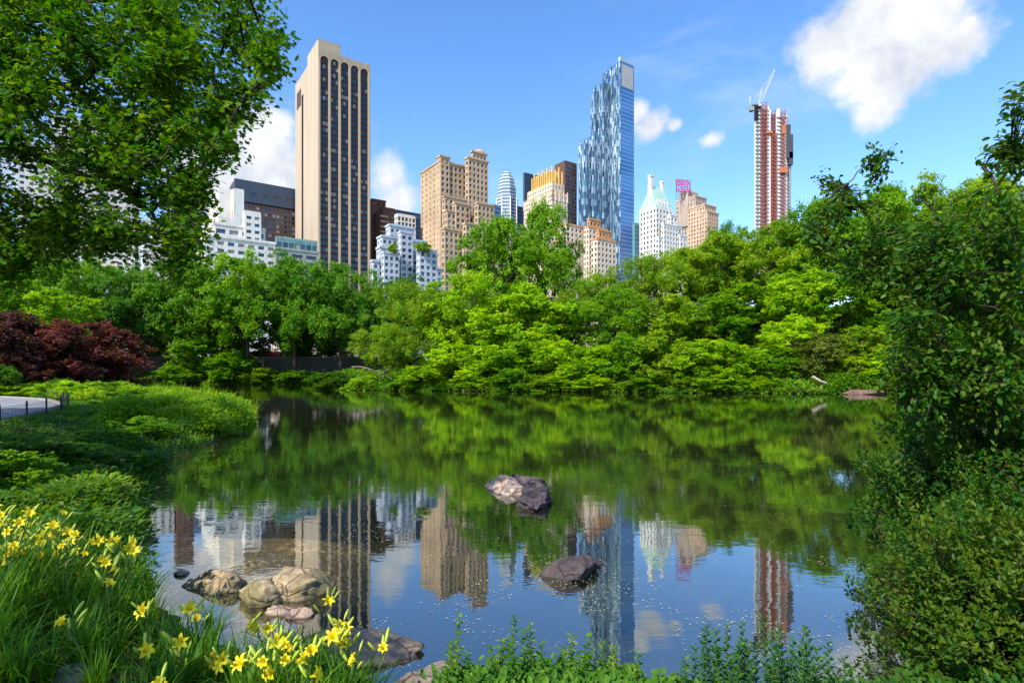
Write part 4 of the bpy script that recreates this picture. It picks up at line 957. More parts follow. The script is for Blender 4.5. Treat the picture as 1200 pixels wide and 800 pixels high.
# far left blocks glimpsed through the maple
b=Bld('apartment_tower','wide white apartment tower glimpsed through the maple leaves at the far left',[WHITE]); C0=b.corner(20,330); b.boxw(C0,solve(C0,(165-600)/K,UA),26,EYE+(HZ-165)/K*C0[1],(4.4,3.5,.45,.5,.4),None,corn=.3); C1=b.corner(60,338); b.boxw(C1,solve(C1,(120-600)/K,UA),14,EYE+(HZ-135)/K*C1[1],(4.4,3.5,.45,.5,.4),None,base=100,corn=.3); b.finish(treeline=300)
b=Bld('apartment_block','white apartment block just left of the narrow red-brown one, seen through the maple leaves',[WHITE]); C0=b.corner(168,345); b.boxw(C0,solve(C0,(204-600)/K,UA),22,EYE+(HZ-258)/K*C0[1],(4,3.4,.45,.5,.3),None,corn=.3); b.finish()
b=Bld('brick_building','narrow red-brown brick building behind the tip of the maple branches',[BROWN]); b.box(207,350,226,204,227,(3,3.4,.4,.5,.3),(3,3.4,.4,.5,.3),corn=.3); b.finish()
b=Bld('glass_building','slim blue glass building left of the white slab, beside the maple',[BLG]); b.box(226,420,262,222,240,(2,3.6,.8,.7,.2),None); b.finish(wp=(.3,.7,0))
# dark office block
b=Bld('office_block','dark purple-brown office block with a dark blue top band left of the arched tower',[DKP,DKB]); C,wa,wb,z1=b.box(275,430,211,268,372,(2.9,3.9,.72,.6,.35,None,20),None)
g=b.g; 
b.p=[q for q in b.p if q[0][2]<z1-17]; b.boxw(C-UB*.5,wa*1.0,2,z1+.4,(9,14,.5,.18,.3),None,z1-15,mat=1)
b.finish(wp=(.75,.1,.15),cmat=DKB)
b=Bld('slab_building','plain white windowless slab in front of the dark office block',[WHT,CREAM]); b.box(274,350,222,255,286,None,(9,30,.25,.3,.4),mat=0,matB=1); b.box(257,352,221,236,276,(14,60,.3,.4,.4),None); b.finish()
# white terraced block
b=Bld('apartment_block','white terraced apartment block with ribbon windows and set-back penthouses',[WHT]); 
b.box(240,300,276,229,323,(5.2,3.9,.62,.5,.5),(5,3.9,.3,.5,.3),corn=.5); b.box(251,306,262,246,311,(6.5,4.6,.7,.55,.5),(4,4.4,.5,.5,.3),base=60,corn=.4); b.box(287,312,248,284,306,(5,3.6,.6,.45,.4),None,base=72); b.box(256,320,255,250,284,(6,5,.6,.5,.3),None,base=72)
b.finish(wp=(.35,.25,.4))
tg=Geo()
b=Bld('low_building','low grey stone building with a green glass penthouse left of the arched tower\'s foot',[GREYG,TEAL]); b.box(323,318,291,321,373,(7.5,3.9,.75,.5,.5),None,corn=.3); b.box(324,321,278,322,372,(3.4,5.5,.8,.7,.25),None,base=72,mat=1); b.finish(wp=(.4,.4,.2))
# street-level fronts behind the park wall
b=Bld('street_building','white street-level house front seen in the gap left of the bright tiered tree',[LIME],5.2,group='street fronts behind the park wall'); b.box(178,186,352,170,225,(4.6,4.2,.42,.52,.5),(4,4.2,.4,.5,.4),corn=.5); b.finish(treeline=430,wp=(.8,.1,.1))
b=Bld('street_building','cream street-level colonnaded front glimpsed between the tree trunks below the office tower',[CREAM],5.2,group='street fronts behind the park wall'); b.box(330,190,362,318,452,(3.6,6.5,.5,.7,.9),(4,4.2,.4,.5,.4),corn=.5); b.finish(treeline=430,wp=(.8,.1,.1))

# arched office tower
def arched_tower():
    b=Bld('arched_office_tower','tallest tower on the left, sandy side wall and five dark arched window bays','');b.mats=[SAND,DKP]
    C=b.corner(373,400.); wa=solve(C,(434-600)/K,UA); wb=solve(C,(346-600)/K,UB); z1=EYE+(HZ-57)/K*400
    b.C=C.copy(); z0=4.5; nA=-UB
    g=b.g
    E=C+UA*wa; D=C+UB*wb; X=E+UB*wb
    # side wall with a full-height slot
    s0=wb*.62; s1=wb*.70
    b.face(C,UB,-UA,s0,z0,z1,None,0); b.face(C+UB*s1,UB,-UA,wb-s1,z0,z1,None,0); b.face(C+UB*s0,UB,-UA,s1-s0,z1-16,z1,None,0)
    b.face(C+UB*s0+UA*1.4,UB,-UA,s1-s0,z0,z1-16,None,1); b.face(C+UB*s0,UA,UB,1.4,z0,z1-16,None,1); b.face(C+UB*s1,UA,-UB,1.4,z0,z1-16,None,1)
    b.face(E,UB,UA,wb,z0,z1,None,0); b.face(D,UA,UB,wa,z0,z1,None,0)
    # front: six piers, five bays with round arches
    nb=5; pw=wa*.042; bw=(wa-pw*(nb+1))/nb; rec=1.3; zt=z1-4.0; r=bw/2; zs=zt-r
    O=np.array([*C,0.]); U=np.array([*UA,0]); n=np.array([*nA,0]); Z=np.array([0,0,1.])
    P=lambda u,z,o=0: O+U*u+Z*z+n*o
    g.add([P(0,zt),P(wa,zt),P(wa,z1),P(0,z1)],[[0,1,2,3]])
    for i in range(nb+1):
        u0=i*(bw+pw); g.add([P(u0,z0,.0),P(u0+pw,z0),P(u0+pw,zt),P(u0,zt)],[[0,1,2,3]])
        # tapering fin on the pier
        f=Geo(); cc=P(u0+pw/2,(z0+zs)/2,.35); g.box(cc,(pw*.55,.7,zs-z0),RZA)
        if i<nb: g.add([P(u0+pw,z0),P(u0+pw,zs),P(u0+pw,zs,-rec),P(u0+pw,z0,-rec)],[[0,1,2,3]])
        if i>0: g.add([P(u0,z0),P(u0,zs),P(u0,zs,-rec),P(u0,z0,-rec)],[[0,1,2,3]])
    for i in range(nb):
        u0=pw+i*(bw+pw); uc=u0+r; th=np.linspace(0,math.pi,17)
        for a,c in zip(th[:-1],th[1:]):
            p0=(uc+r*math.cos(a),zs+r*math.sin(a)); p1=(uc+r*math.cos(c),zs+r*math.sin(c))
            g.add([P(*p0),P(p0[0],zt),P(p1[0],zt),P(*p1)],[[0,1,2,3]]); g.add([P(*p0),P(*p1),P(*p1,-rec),P(*p0,-rec)],[[0,1,2,3]])
        g.add([P(u0,z0,-rec-.25),P(u0+bw,z0,-rec-.25),P(u0+bw,zt,-rec-.25),P(u0,zt,-rec-.25)],[[0,1,2,3]],1)
        nf=50; fh=(zt-z0)/nf
        for k in range(nf):
            zc=z0+fh*(k+.5)
            for j in range(3):
                cu=u0+bw*(j+.5)/3
                if zc+fh*.3>zs and abs(cu-uc)+bw/7>math.sqrt(max(0,r*r-max(0,zc+fh*.3-zs)**2)): continue
                b.p.append((P(cu,zc,-rec-.1),bw/3*.9,fh*.58,RZA,n))
        # thin floor spandrels catch the light
        for k in range(nf):
            zc=z0+fh*k
            if zc<zs: g.box(P(uc,zc,-rec-.12),(bw,.3,fh*.16),RZA,1)
    # parapet and set-back penthouse
    b.roof.add([[*C,z1],[*E,z1],[*X,z1],[*D,z1]],[[0,1,2,3]])
    b.boxw(C+UB*.6+UA*.1,wa*.42,wb*.44,EYE+(HZ-46)/K*400,None,None,z1-.2,0)
    # flat dark panel high on the side wall
    q=C+UB*wb*.72-UA*.08
    b.face(q,UB,-UA,wb*.2,z1-2-20,z1-9,None,1)
    b.finish(wp=(.72,.13,.15))
    for i in range(1):
        pass
arched_tower()
# brown brick with balconies
b=Bld('brick_building','brown brick apartment building with balconies right of the arched tower',[BROWN,PINKB]); b.box(436,470,234,432,452,(3.5,3.5,.45,.5,.3),None,corn=.4); b.box(449,455,244,440,462,(3.5,3.5,.5,.5,.3),(3.5,3.5,.4,.5,.3),corn=.3); 
r_=b.finish()
for k in range(8):
    g=Geo(); z=EYE+(HZ-255-k*6)/K*450; P0=b.corner(448,450)-b.off[:2]; g.box((P0[0]+2,P0[1]-.6,z-b.off[2]),(6.5,2.2,.5),RZA); g.box((P0[0]+2,P0[1]-1.6,z-b.off[2]+.7),(6.5,.15,1.1),RZA); g.build('balcony',PINKB,r_)
b=Bld('glass_office','dark blue glass office block behind the pale stepped apartment block',[DKB]); b.box(455,520,245,452,493,(3,4,.75,.7,.2),None); b.finish(wp=(.3,.65,.05))
b=Bld('framed_building','small building with a white grid frame in front of the dark blue office block',[WHITE]); b.box(466,430,251,462,487,(3.2,4,.72,.75,.9),(3,4,.7,.75,.9)); b.finish(wp=(.35,.6,.05))
# pale stepped block with terraces
b=Bld('stepped_apartments','pale blue-grey stepped apartment block with planted terraces',[PALE]);
st=[(437,330,306,434,518),(446,334,290,441,513),(448,338,277,442,500),(457,342,264,452,486)]
for i,(c,d,t,l,r) in enumerate(st): b.box(c,d,t,l,r,(3.4,3.7,.55,.52,.5),(3.4,3.7,.45,.5,.4),base=None if i==0 else 50,corn=.45)
b.box(450,327,296,447,468,(3.4,3.7,.6,.55,.4),(3,3.7,.5,.5,.4),corn=.3); b.box(492,331,292,488,512,(3.4,3.7,.6,.55,.4),(3,3.7,.5,.5,.4),corn=.3); b.box(470,336,272,466,484,(3.4,3.7,.6,.55,.4),(3,3.7,.5,.5,.4),base=60,corn=.3)
b.finish(wp=(.5,.35,.15))
for (px,py,d,lb) in ((461,291,333,'left of two planted terrace shrubs on the pale stepped apartment block'),(496,290,334.5,'right of two planted terrace shrubs on the pale stepped apartment block')):
    zz=EYE+(HZ-py-3)/K*d; plant('terrace_shrub','bush',px,py-6,d-3,6 if px<480 else 9,'bright',lb,'shrub','terrace shrubs',z0=zz-2)
# tan stepped hotel
b=Bld('stepped_hotel','tan brick hotel with stepped setbacks and a small domed roof turret',[TANB,LIME]); ws=(3.6,4.3,.52,.6,.6); wl_=(6.2,4.1,.22,.42,.4)
b.box(516,420,189,493,552,ws,wl_,corn=.5); b.box(516.3,419.2,183,512,527,ws,(3.3,4.1,.3,.45,.4),base=60,corn=.5); b.box(549,421,185,545,572,ws,ws,corn=.6)
b.box(554,424,178,552,570,(3,4,.4,.5,.5),(3,4,.4,.5,.5),base=150,corn=.7)
for (c,d,t,l,r) in ((521,411,230,518,575),(524,405,247,519,584),(546,402,262,542,584),(521,399,268,517,548),(560,409,238,556,579),(534,408,238,530,551)): b.box(c,d,t,l,r,ws,ws,corn=.5)
r_=b.finish(wp=(.62,.25,.13))
g=Geo(); P0=b.corner(561.5,432)-b.off[:2]; zt=EYE+(HZ-178)/K*424-b.off[2]
g.tube([[P0[0],P0[1],zt],[P0[0],P0[1],zt+2.5],[P0[0],P0[1],zt+4.2],[P0[0],P0[1],zt+5]],[4.6,4.2,2.4,.3],8); g.build('turret_dome',ORANGE,r_)
# rounded glass tower with its neighbours
def round_tower():
    b=thing('rounded_glass_tower','slim silvery glass tower with a rounded domed top left of the gold crowned tower','building',((594-600)/K*620,620,4.5),R(20),'buildings of the skyline')
    g=Geo(); zt=(HZ-200)/K*620-2; r=11.6
    pr=[(0,1),(zt*.86,1),(zt*.862,.92),(zt*.91,.9),(zt*.912,.84),(zt*.95,.74),(zt*.98,.48),(zt,.12)]
    g.tube([[0,0,z] for z,_ in pr],[r*q for _,q in pr],8)
    m,nt=newmat('banded_silver_glass'); pos=geopos(nt); sp=nt.nodes.new('ShaderNodeSeparateXYZ'); nt.links.new(pos,sp.inputs[0])
    f=math_(nt,'GREATER_THAN',math_(nt,'FRACT',math_(nt,'MULTIPLY',sp.outputs[2],.27)),.45)
    c=mixc(nt,f,(.42,.47,.52),(.10,.15,.21)); p=princ(nt,c,.25,.6); out(nt,p.outputs[0])
    g.build('tower_shaft',m,b)
    g=Geo()
    for i in range(8):
        a=i*math.pi/4; g.tube([[math.cos(a)*r*1.01,math.sin(a)*r*1.01,0],[math.cos(a)*r*1.01,math.sin(a)*r*1.01,zt*.86]],.8,4)
    g.build('corner_rib',WHITE,b)['kind']='stuff'
round_tower()
b=Bld('glass_building','small blue-green glass building left of the rounded glass tower',[BLG]); b.box(577,560,240,573,587,(3,4,.8,.6,.2),None); b.finish(wp=(.3,.5,.2))
b=Bld('glass_building','small dark blue glass building between the rounded glass tower and the gold crowned tower',[DKB]); b.box(605,640,242,601,616,(3,4,.8,.6,.2),None); b.finish(wp=(.4,.6,0))
# gold crowned tower
b=Bld('gold_crowned_tower','cream tower with dark window columns and a bright gold crown of fins',[CREAM,GOLD]); wg=(3.4,3.9,.36,.56,.6)
b.box(647,480,225,614,665,wg,wg); b.box(647,483,214,618,661,wg,wg,base=120,mat=0); 
r_=b.finish(cmat=GOLD,wp=(.9,.05,.05))
g=Geo(); C=b.corner(647,486); wa=solve(C,(659-600)/K,UA); wb=solve(C,(623-600)/K,UB); zb=EYE+(HZ-214)/K*483; zt=EYE+(HZ-197)/K*486
cen=C+UA*wa/2+UB*wb/2-b.off[:2]; g.box((*cen,(zb+zt)/2-b.off[2]-.5),(wa*.9,wb*.9,zt-zb),RZA,taper=.86)
for U,Wd,oth in ((UA,wa,UB*-.2),(UB,wb,UA*-.2)):
    nn=int(Wd/3.2)
    for i in range(nn+1):
        p=C+U*Wd*(i/nn)*.96+oth-b.off[:2]; hh=(zt-zb)*(1.14 if i%2==0 else .92); g.box((p[0],p[1],zb-b.off[2]+hh/2-2),(1.2,1.2,hh+4),RZA,taper=.75)
g.build('crown',GOLD,r_)
g=Geo(); 
for U,Wd,nrm,C0,zz in ((UA,None,-UB,b.corner(647,480),None),):
    wa2=solve(C0,(665-600)/K,UA); wb2=solve(C0,(614-600)/K,UB); zz=EYE+(HZ-225)/K*480
    for U,Wd in ((UA,wa2),(UB,wb2)):
        nn=max(3,int(Wd/3.4))
        for i in range(nn+1):
            p=C0+U*Wd*i/nn-b.off[:2]; g.box((p[0],p[1],zz-b.off[2]-2),(.9,.9,9),RZA,taper=.6)
g.build('finial',CREAM,r_)['kind']='stuff'
b=Bld('dark_tower','dark glass tower with an orange-brown upper side behind the gold crown',[DKP,stone('rust_panel',(.13,.065,.045))]); b.box(662,560,189,650,676,(3,4,.7,.6,.25),None,mat=0,matB=1); b.finish(wp=(.5,.5,0),cmat=DKP)
b=Bld('blue_building','dark blue glass block peeping out left of the gold crown',[DKB]); b.box(615,600,203,613,640,(3.2,4,.85,.7,.2),None); b.finish(wp=(.1,.9,0))
# orange terraced house
b=Bld('terraced_apartments','cream apartment house with orange brick terraces at its stepped top',[CREAM,ORANGE]); wz=(3.8,4.1,.5,.58,.6)
b.box(664,430,263,630,700,wz,wz,corn=.4); b.box(690,432,266,684,712,wz,wz,corn=.4); b.box(700,428,280,692,722,wz,wz,corn=.4); b.box(691,437,257,688,704,wz,wz,base=90,mat=1,corn=.4); b.box(702,434,270,699,717,wz,wz,base=80,mat=1,corn=.4); b.box(655,426,283,640,690,wz,wz,corn=.4); b.box(640,428,268,598,655,wz,wz,corn=.4)
b.finish(wp=(.7,.15,.15),cmat=ORANGE)
# blue glass skyscraper
def patterned():
    m,nt=newmat('patterned_blue_glass'); uv=nt.nodes.new('ShaderNodeUVMap'); uv.uv_map='UVMap'
    sp=nt.nodes.new('ShaderNodeSeparateXYZ'); nt.links.new(uv.outputs[0],sp.inputs[0])
    col=math_(nt,'FLOOR',math_(nt,'MULTIPLY',sp.outputs[0],1.0)); 
    wn0=nt.nodes.new('ShaderNodeTexWhiteNoise'); wn0.noise_dimensions='1D'; nt.links.new(col,wn0.inputs['W'])
    row=math_(nt,'FLOOR',math_(nt,'ADD',math_(nt,'MULTIPLY',sp.outputs[1],.17),math_(nt,'MULTIPLY',wn0.outputs['Value'],7)))
    cb=nt.nodes.new('ShaderNodeCombineXYZ'); nt.links.new(col,cb.inputs[0]); nt.links.new(row,cb.inputs[1])
    wn=nt.nodes.new('ShaderNodeTexWhiteNoise'); wn.noise_dimensions='2D'; nt.links.new(cb.outputs[0],wn.inputs['Vector'])
    big=noise(nt,.03,2,.5,uv.outputs[0]); f=math_(nt,'ADD',math_(nt,'MULTIPLY',wn.outputs['Value'],.8),math_(nt,'MULTIPLY',big,.3))
    c=ramp(nt,f,[(.2,(.02,.045,.085)),(.5,(.055,.12,.20)),(.75,(.14,.24,.33)),(.95,(.42,.52,.60))]); p=princ(nt,c,.12,.7); out(nt,p.outputs[0]); return m
def smoothblue():
    m,nt=newmat('striped_blue_glass'); uv=nt.nodes.new('ShaderNodeUVMap'); uv.uv_map='UVMap'; sp=nt.nodes.new('ShaderNodeSeparateXYZ'); nt.links.new(uv.outputs[0],sp.inputs[0])
    f=math_(nt,'GREATER_THAN',math_(nt,'FRACT',math_(nt,'MULTIPLY',sp.outputs[1],.25)),.8); bnd=ramp(nt,noise(nt,1,2,.5,scaled(nt,uv.outputs[0],(.01,.04,1))),[(.4,(.03,.12,.34)),(.6,(.07,.2,.46))])
    c=mixc(nt,f,bnd,(.16,.32,.55)); p=princ(nt,c,.15,.7,noise(nt,.12,2,.5,uv.outputs[0]),.15,.3); out(nt,p.outputs[0]); return m
PBG=patterned(); SBG=smoothblue()
b=Bld('glass_skyscraper','tallest building, blue glass skyscraper with a mosaic side and stepped left shoulders',[SBG,PBG,stone('mechanical_screen',(.38,.40,.41),.1)])
C,wa,wb,z1=b.box(727,560,72,712,743,None,None,mat=0,matB=1)
b.box(712,571,84,706,720,None,None,mat=0,matB=1); b.box(707,566,97,694,716,None,None,mat=1,matB=1); b.box(697,570,108,692,700,None,None,mat=1,matB=1); b.box(695,560,159,679,708,None,None,mat=1,matB=1); b.box(685,556,168,678,692,None,None,mat=1,matB=1)
b.face(C-UB*.25+UA*1.5,UA,-UB,wa-3,z1-24,z1-2,None,2)
# slanted blade above the roof line
P3=[np.array([*C,z1]),np.array([*(C+UA*wa),z1]),np.array([*(C+UB*wb),z1])]
zt=EYE+(HZ-66)/K*560; g=b.g
q=lambda P,z:[P[0],P[1],z]; E=C+UA*wa
g.add([q(C,z1),q(E,z1),q(E,z1+2),q(C,zt),q(C+UB*3,z1),q(E+UB*3,z1),q(E+UB*3,z1+2),q(C+UB*3,zt)],[[0,1,2,3],[4,5,6,7],[0,4,7,3],[3,7,6,2]],1)
b.finish(cmat=SBG)
b=Bld('glass_building','low teal glass building squeezed right of the blue glass skyscraper',[TEAL]); b.box(744,540,262,741,752,(2.5,4,.8,.6,.2),None); b.finish(wp=(.3,.7,0))
# white tower with green roof
def green_roof():
    b=Bld('green_roofed_tower','white tower with a steep green copper roof and two tall chimneys',[WHT,COPPER]); w_=(3.8,4.1,.48,.58,.6)
    C,wa,wb,z1=b.box(769,470,242,749.5,788,w_,w_)
    b.box(786,474,252,782,794,w_,w_,corn=.3); b.box(792,476,264,788,799,w_,w_,corn=.3); b.box(797,476,276,790,805,w_,w_,corn=.3); b.box(778,466,262,775,795,w_,w_,corn=.3); b.box(772,464,278,768,800,w_,w_,corn=.3)
    r=b.finish(wp=(.7,.15,.15)); g=Geo(); off=b.off
    E=C+UA*wa; D=C+UB*wb; X=E+UB*wb; zr=EYE+(HZ-217)/K*478
    m1=(C+D)/2+UA*wa*.18; m2=(E+X)/2-UA*wa*.12
    q=lambda P,z:[P[0]-off[0],P[1]-off[1],z-off[2]]
    g.add([q(C,z1+.9),q(E,z1+.9),q(X,z1+.9),q(D,z1+.9),q(m1,zr),q(m2,zr)],[[0,1,5,4],[2,3,4,5]]); g.add([q(C,z1+.9),q(D,z1+.9),q(m1,zr),q(E,z1+.9),q(X,z1+.9),q(m2,zr)],[[0,1,2],[3,4,5]])
    g.build('copper_roof',COPPER,r)
    for P,t,wd in ((m1,207,4.0),(m2,214,3.2)):
        g=Geo(); zt=EYE+(HZ-t)/K*P[1]; g.box((P[0]-off[0],P[1]-off[1],(zt+zr-22)/2-off[2]),(wd,wd,zt-zr+22),RZA,taper=.72); g.box((P[0]-off[0],P[1]-off[1],zt-off[2]+.3),(wd*.95,wd*.95,1.2),RZA); g.build('chimney',WHT,r)
    for k in range(4):   # dormers on the sunny slope
        g=Geo(); P=C+UA*wa*(.2+.2*k)+UB*2.2; g.box((P[0]-off[0],P[1]-off[1],z1+4.2-off[2]),(2.4,3,4.5),RZA); g.build('dormer',WHT,r)
green_roof()
# hotel with the red roof letters
b=Bld('rooftop_sign_hotel','buff hotel tower right of the green-roofed tower, with red letters on its roof',[PINKB,stone('grey_pink_brick',(.40,.32,.27))]); w_=(3.5,3.8,.4,.52,.45)
b.box(826,540,240,806,839,w_,w_,corn=.5); b.box(815,556,230,792,828,w_,w_,mat=1,corn=.4); b.box(829,536,248,822,842,w_,w_,corn=.5); C,wa,wb,z1=b.box(806,562,224,796,818,(3,4,.4,.5,.3),None,base=150,mat=1)
r_=b.finish()
sg=empty('rooftop_sign',(0,0,0),0,r_); RED=plain('red_letter_enamel',(.55,.01,.10),.4)
P0=b.corner(792.5,560); zb=EYE+(HZ-224.5)/K*560
for i,(txt,z) in enumerate((('ESSEX',zb+6.6),('HOUSE',zb))):
    cu=bpy.data.curves.new('sign_text','FONT'); cu.body=txt; cu.size=6.6; cu.extrude=.25; cu.offset=.12; cu.space_character=1.05; cu.align_x='LEFT'
    t=bpy.data.objects.new('tmp',cu); COL.objects.link(t); bpy.context.view_layer.update()
    me=bpy.data.meshes.new_from_object(t); bpy.data.objects.remove(t)
    xs=[v.co.x for v in me.vertices]; w=max(xs)-min(xs); k=15.5/w
    for v in me.vertices: v.co.x*=k
    me.materials.clear(); me.materials.append(RED); o=obj('letters',me,sg); 
    o.location=(P0[0]-b.off[0],P0[1]-b.off[1],z-b.off[2]); o.rotation_euler=(math.pi/2,0,RZA*.35)
g=Geo()
for k in range(6):
    p=P0+np.array([math.cos(RZA*.35),math.sin(RZA*.35)])*(k*3.05); g.tube([[p[0]-b.off[0],p[1]-b.off[1]+.6,zb-8-b.off[2]],[p[0]-b.off[0],p[1]-b.off[1]+.6,zb+12.5-b.off[2]]],.2,4)
for z in (0,5.6,12): 
    e=P0+np.array([math.cos(RZA*.35),math.sin(RZA*.35)])*15.5; g.tube([[P0[0]-b.off[0],P0[1]-b.off[1]+.6,zb+z-b.off[2]],[e[0]-b.off[0],e[1]-b.off[1]+.6,zb+z-b.off[2]]],.2,4)
g.build('sign_frame',IRON,sg)
# tower under construction with crane
def construction():
    b=thing('unfinished_tower','tall unfinished tower in red hoists and white strips at the right of the skyline','building',((905-600)/K*620,620,4.5),0,'buildings of the skyline'); off=np.array(b.location)
    WS=plain('white_cladding',(.6,.6,.6),.5); RD=stone('red_hoist_steel',(.30,.085,.075),.3); ORN=stone('orange_netting',(.42,.15,.08),.3); CON=stone('raw_concrete',(.33,.31,.29)); DK=plain('dark_opening',(.05,.05,.07),.6); GP=plain('grey_panel',(.22,.23,.25),.4)
    X=lambda px:(px-600)/K*620-off[0]; Zt=lambda py:(HZ-py)/K*620+EYE-off[2]
    def strip(nm,l,r,t,m,y,dp=3,bt=0): g=Geo(); g.box(((X(l)+X(r))/2,y+dp/2,(Zt(t)+bt)/2),(X(r)-X(l),dp,Zt(t)-bt)); g.build(nm,m,b)
    strip('concrete_core',889,924,134,CON,4,7); strip('concrete_core',888.4,900,124,CON,3,5); strip('cladding_strip',901.6,903,128,WS,-.2); strip('cladding_strip',909.4,911,131,WS,-.3); strip('glass_strip',898,899,126,GP,-.3); strip('cladding_strip',919.6,920.8,140,WS,-.6)
    strip('cladding_strip',885.5,888.3,131,WS,1); strip('cladding_strip',889.3,891.3,122,WS,.6); strip('cladding_strip',899,901.3,124,WS,.4)
    strip('cladding_strip',911.5,914,127,WS,.2); strip('glass_strip',914,916.2,132,GP,.5); strip('cladding_strip',921,922.6,134,WS,.4); strip('glass_strip',916.2,919,160,GP,.9); strip('cladding_strip',925.5,928,178,GP,1.5)
    def lattice(l,r,t,m,y,nm):
        g=Geo(); x0,x1=X(l),X(r); H=Zt(t)
        for x in (x0,x1): g.box((x,y,H/2),(.6,.6,H))
        n=int(H/4.2)
        for i in range(n):
            z=i*H/n; g.box(((x0+x1)/2,y,z),(x1-x0,.6,.7)); g.tube([[x0,y,z],[x1,y,z+H/n]],.3,4)
        g.build(nm,m,b)
    lattice(892,898,120,RD,-1,'hoist_mast'); lattice(904,909.5,156,RD,-1.2,'hoist_mast'); lattice(902.5,909,129,RD,.6,'hoist_mast'); lattice(916,920,129,RD,-.5,'hoist_mast')
    g=Geo()
    for i in range(66):
        z=i*4.25; g.box(((X(901.3)+X(911.5))/2,3,z),(X(911.5)-X(901.3),3,1.0)); g.box(((X(891)+X(899))/2,3,z),(X(899)-X(891),3,1.0))
        if z<Zt(136): g.box(((X(914)+X(925))/2,3.4,z),(X(925)-X(914),4,.8))
    o=g.build('floor_slab',ORN,b); o['kind']='stuff'
    g=Geo()
    for i in range(68):
        z=i*4.25+1.5; g.box(((X(885.5)+X(901))/2,-.05,z),(X(901)-X(885.5),1.0,.9 if i%3 else 1.6)); g.box(((X(909.6)+X(922.5))/2,-.3,min(z,Zt(138))),(X(922.5)-X(909.6),.6,.8))
    g.build('floor_edge',GP,b)['kind']='stuff'
    g=Geo(); g.box((X(917.5),-.5,Zt(200)),(8,4,6)); g.build('safety_netting',ORN,b); g=Geo(); g.box((X(918.5),.3,Zt(152)),(4,3,9)); g.build('safety_netting',ORN,b); g=Geo(); g.box((X(901),-.8,Zt(156)),(7,3,2.5)); g.build('safety_netting',ORN,b)
    g=Geo(); g.box((X(925),2,Zt(172)),(7,7,26)); g.box((X(923.5),2,Zt(155)),(5,6,16)); g.box((X(926.5),1,Zt(186)),(4,5,14)); g.build('jumping_platform',DK,b)
    g=Geo(); g.box((X(905.5),1.6,Zt(146)),(7,2,13)); g.box((X(905.5),1.6,Zt(137)),(7,2,5)); g.build('dark_opening',DK,b)  # solid dark blocks; the openings' inner shade is put into the colour
    g=Geo(); n=60; H=Zt(210)
    for x in (918.2,920.5,923.8): 
        for i in range(n): g.box((X(x),.6,i*H/n),(1.6,.6,H/n*.55))
    g.build('glass_panel',GP,b)['kind']='stuff'
    c=thing('tower_crane','pale luffing crane on top of the unfinished tower, its jib raised to the right','crane',(off[0]+X(886),620,off[2]+Zt(127)),0); CR=plain('crane_white',(.42,.45,.5),.5); co=np.array(c.location)
    L=lambda px,py:np.array([(px-600)/K*620-co[0],0,(HZ-py)/K*620+EYE-co[2]])
    g=Geo(); g.box((0,0,-6),(3,3,14)); g.box((0,0,1.5),(9,4,3)); g.build('crane_deck',IRON,c)
    g=Geo(); g.box((-5,0,-1),(4,5,4.5)); g.build('counterweight',GREYC,c)
    g=Geo(); g.box((3,-2.5,2.2),(2.4,2.4,2.8)); g.build('cab',CR,c)
    def truss(a,e,w0,w1,nm,n=12):
        g=Geo(); ax=unit(e-a); pn=np.array([-ax[2],0,ax[0]]); yy=np.array([0,1.,0])
        pts=[]
        for i in range(n+1):
            t=i/n; w=w0+(w1-w0)*t; pts.append([a+(e-a)*t+pn*sx*w+yy*sy*w for sx,sy in((1,0),(-.6,.8),(-.6,-.8))])
        for i in range(n):
            for k in range(3): g.tube([pts[i][k],pts[i+1][k]],.2,4); g.tube([pts[i][k],pts[i+1][(k+1)%3]],.1,4)
        g.build(nm,CR,c)
    truss(L(891,121),L(908,82),1.5,.7,'jib'); truss(L(889,122),L(893,104),1.2,.6,'a_frame',5)
    g=Geo(); g.tube([L(893,104),L(908,82)],.18,4); g.tube([L(893,104),L(882,121)],.18,4); g.build('stay_cable',CR,c)
    g=Geo(); g.tube([L(879,122),L(879,113)],.5,5); g.build('mast_post',CR,c)
construction()

# ------------------------------------------------------------------ sky, sun, camera
SUN_EL=R(44); SUN_AZ=math.atan2(-.78,-.62)    # direction towards the sun in plan (x,y)
sx,sy=-.62,-.78
w=bpy.data.worlds.new("World"); SC.world=w; w.use_nodes=True; nt=w.node_tree; nt.nodes.clear()
sky=nt.nodes.new('ShaderNodeTexSky'); sky.sky_type='NISHITA'; sky.sun_disc=False; sky.sun_elevation=SUN_EL; sky.sun_rotation=math.atan2(sx,sy)
sky.air_density=1.0; sky.dust_density=.3; sky.ozone_density=2.0
hs=nt.nodes.new('ShaderNodeHueSaturation'); hs.inputs['Saturation'].default_value=1.24; hs.inputs['Hue'].default_value=.505; nt.links.new(sky.outputs[0],hs.inputs['Color'])
bg=nt.nodes.new('ShaderNodeBackground'); nt.links.new(hs.outputs[0],bg.inputs[0]); bg.inputs[1].default_value=.138
tc=nt.nodes.new('ShaderNodeTexCoord'); vec=tc.outputs['Generated']
n1=nt.nodes.new('ShaderNodeTexNoise'); n1.inputs['Scale'].default_value=7; n1.inputs['Detail'].default_value=9; n1.inputs['Roughness'].default_value=.62; nt.links.new(vec,n1.inputs['Vector'])
n2=noise(nt,2.6,6,.6,scaled(nt,vec,(1,1,2.6)),.5)
def cdir(px,py): v=np.array([(px-600)/K,1,(HZ-py)/K]); return v/np.linalg.norm(v)
mask=None
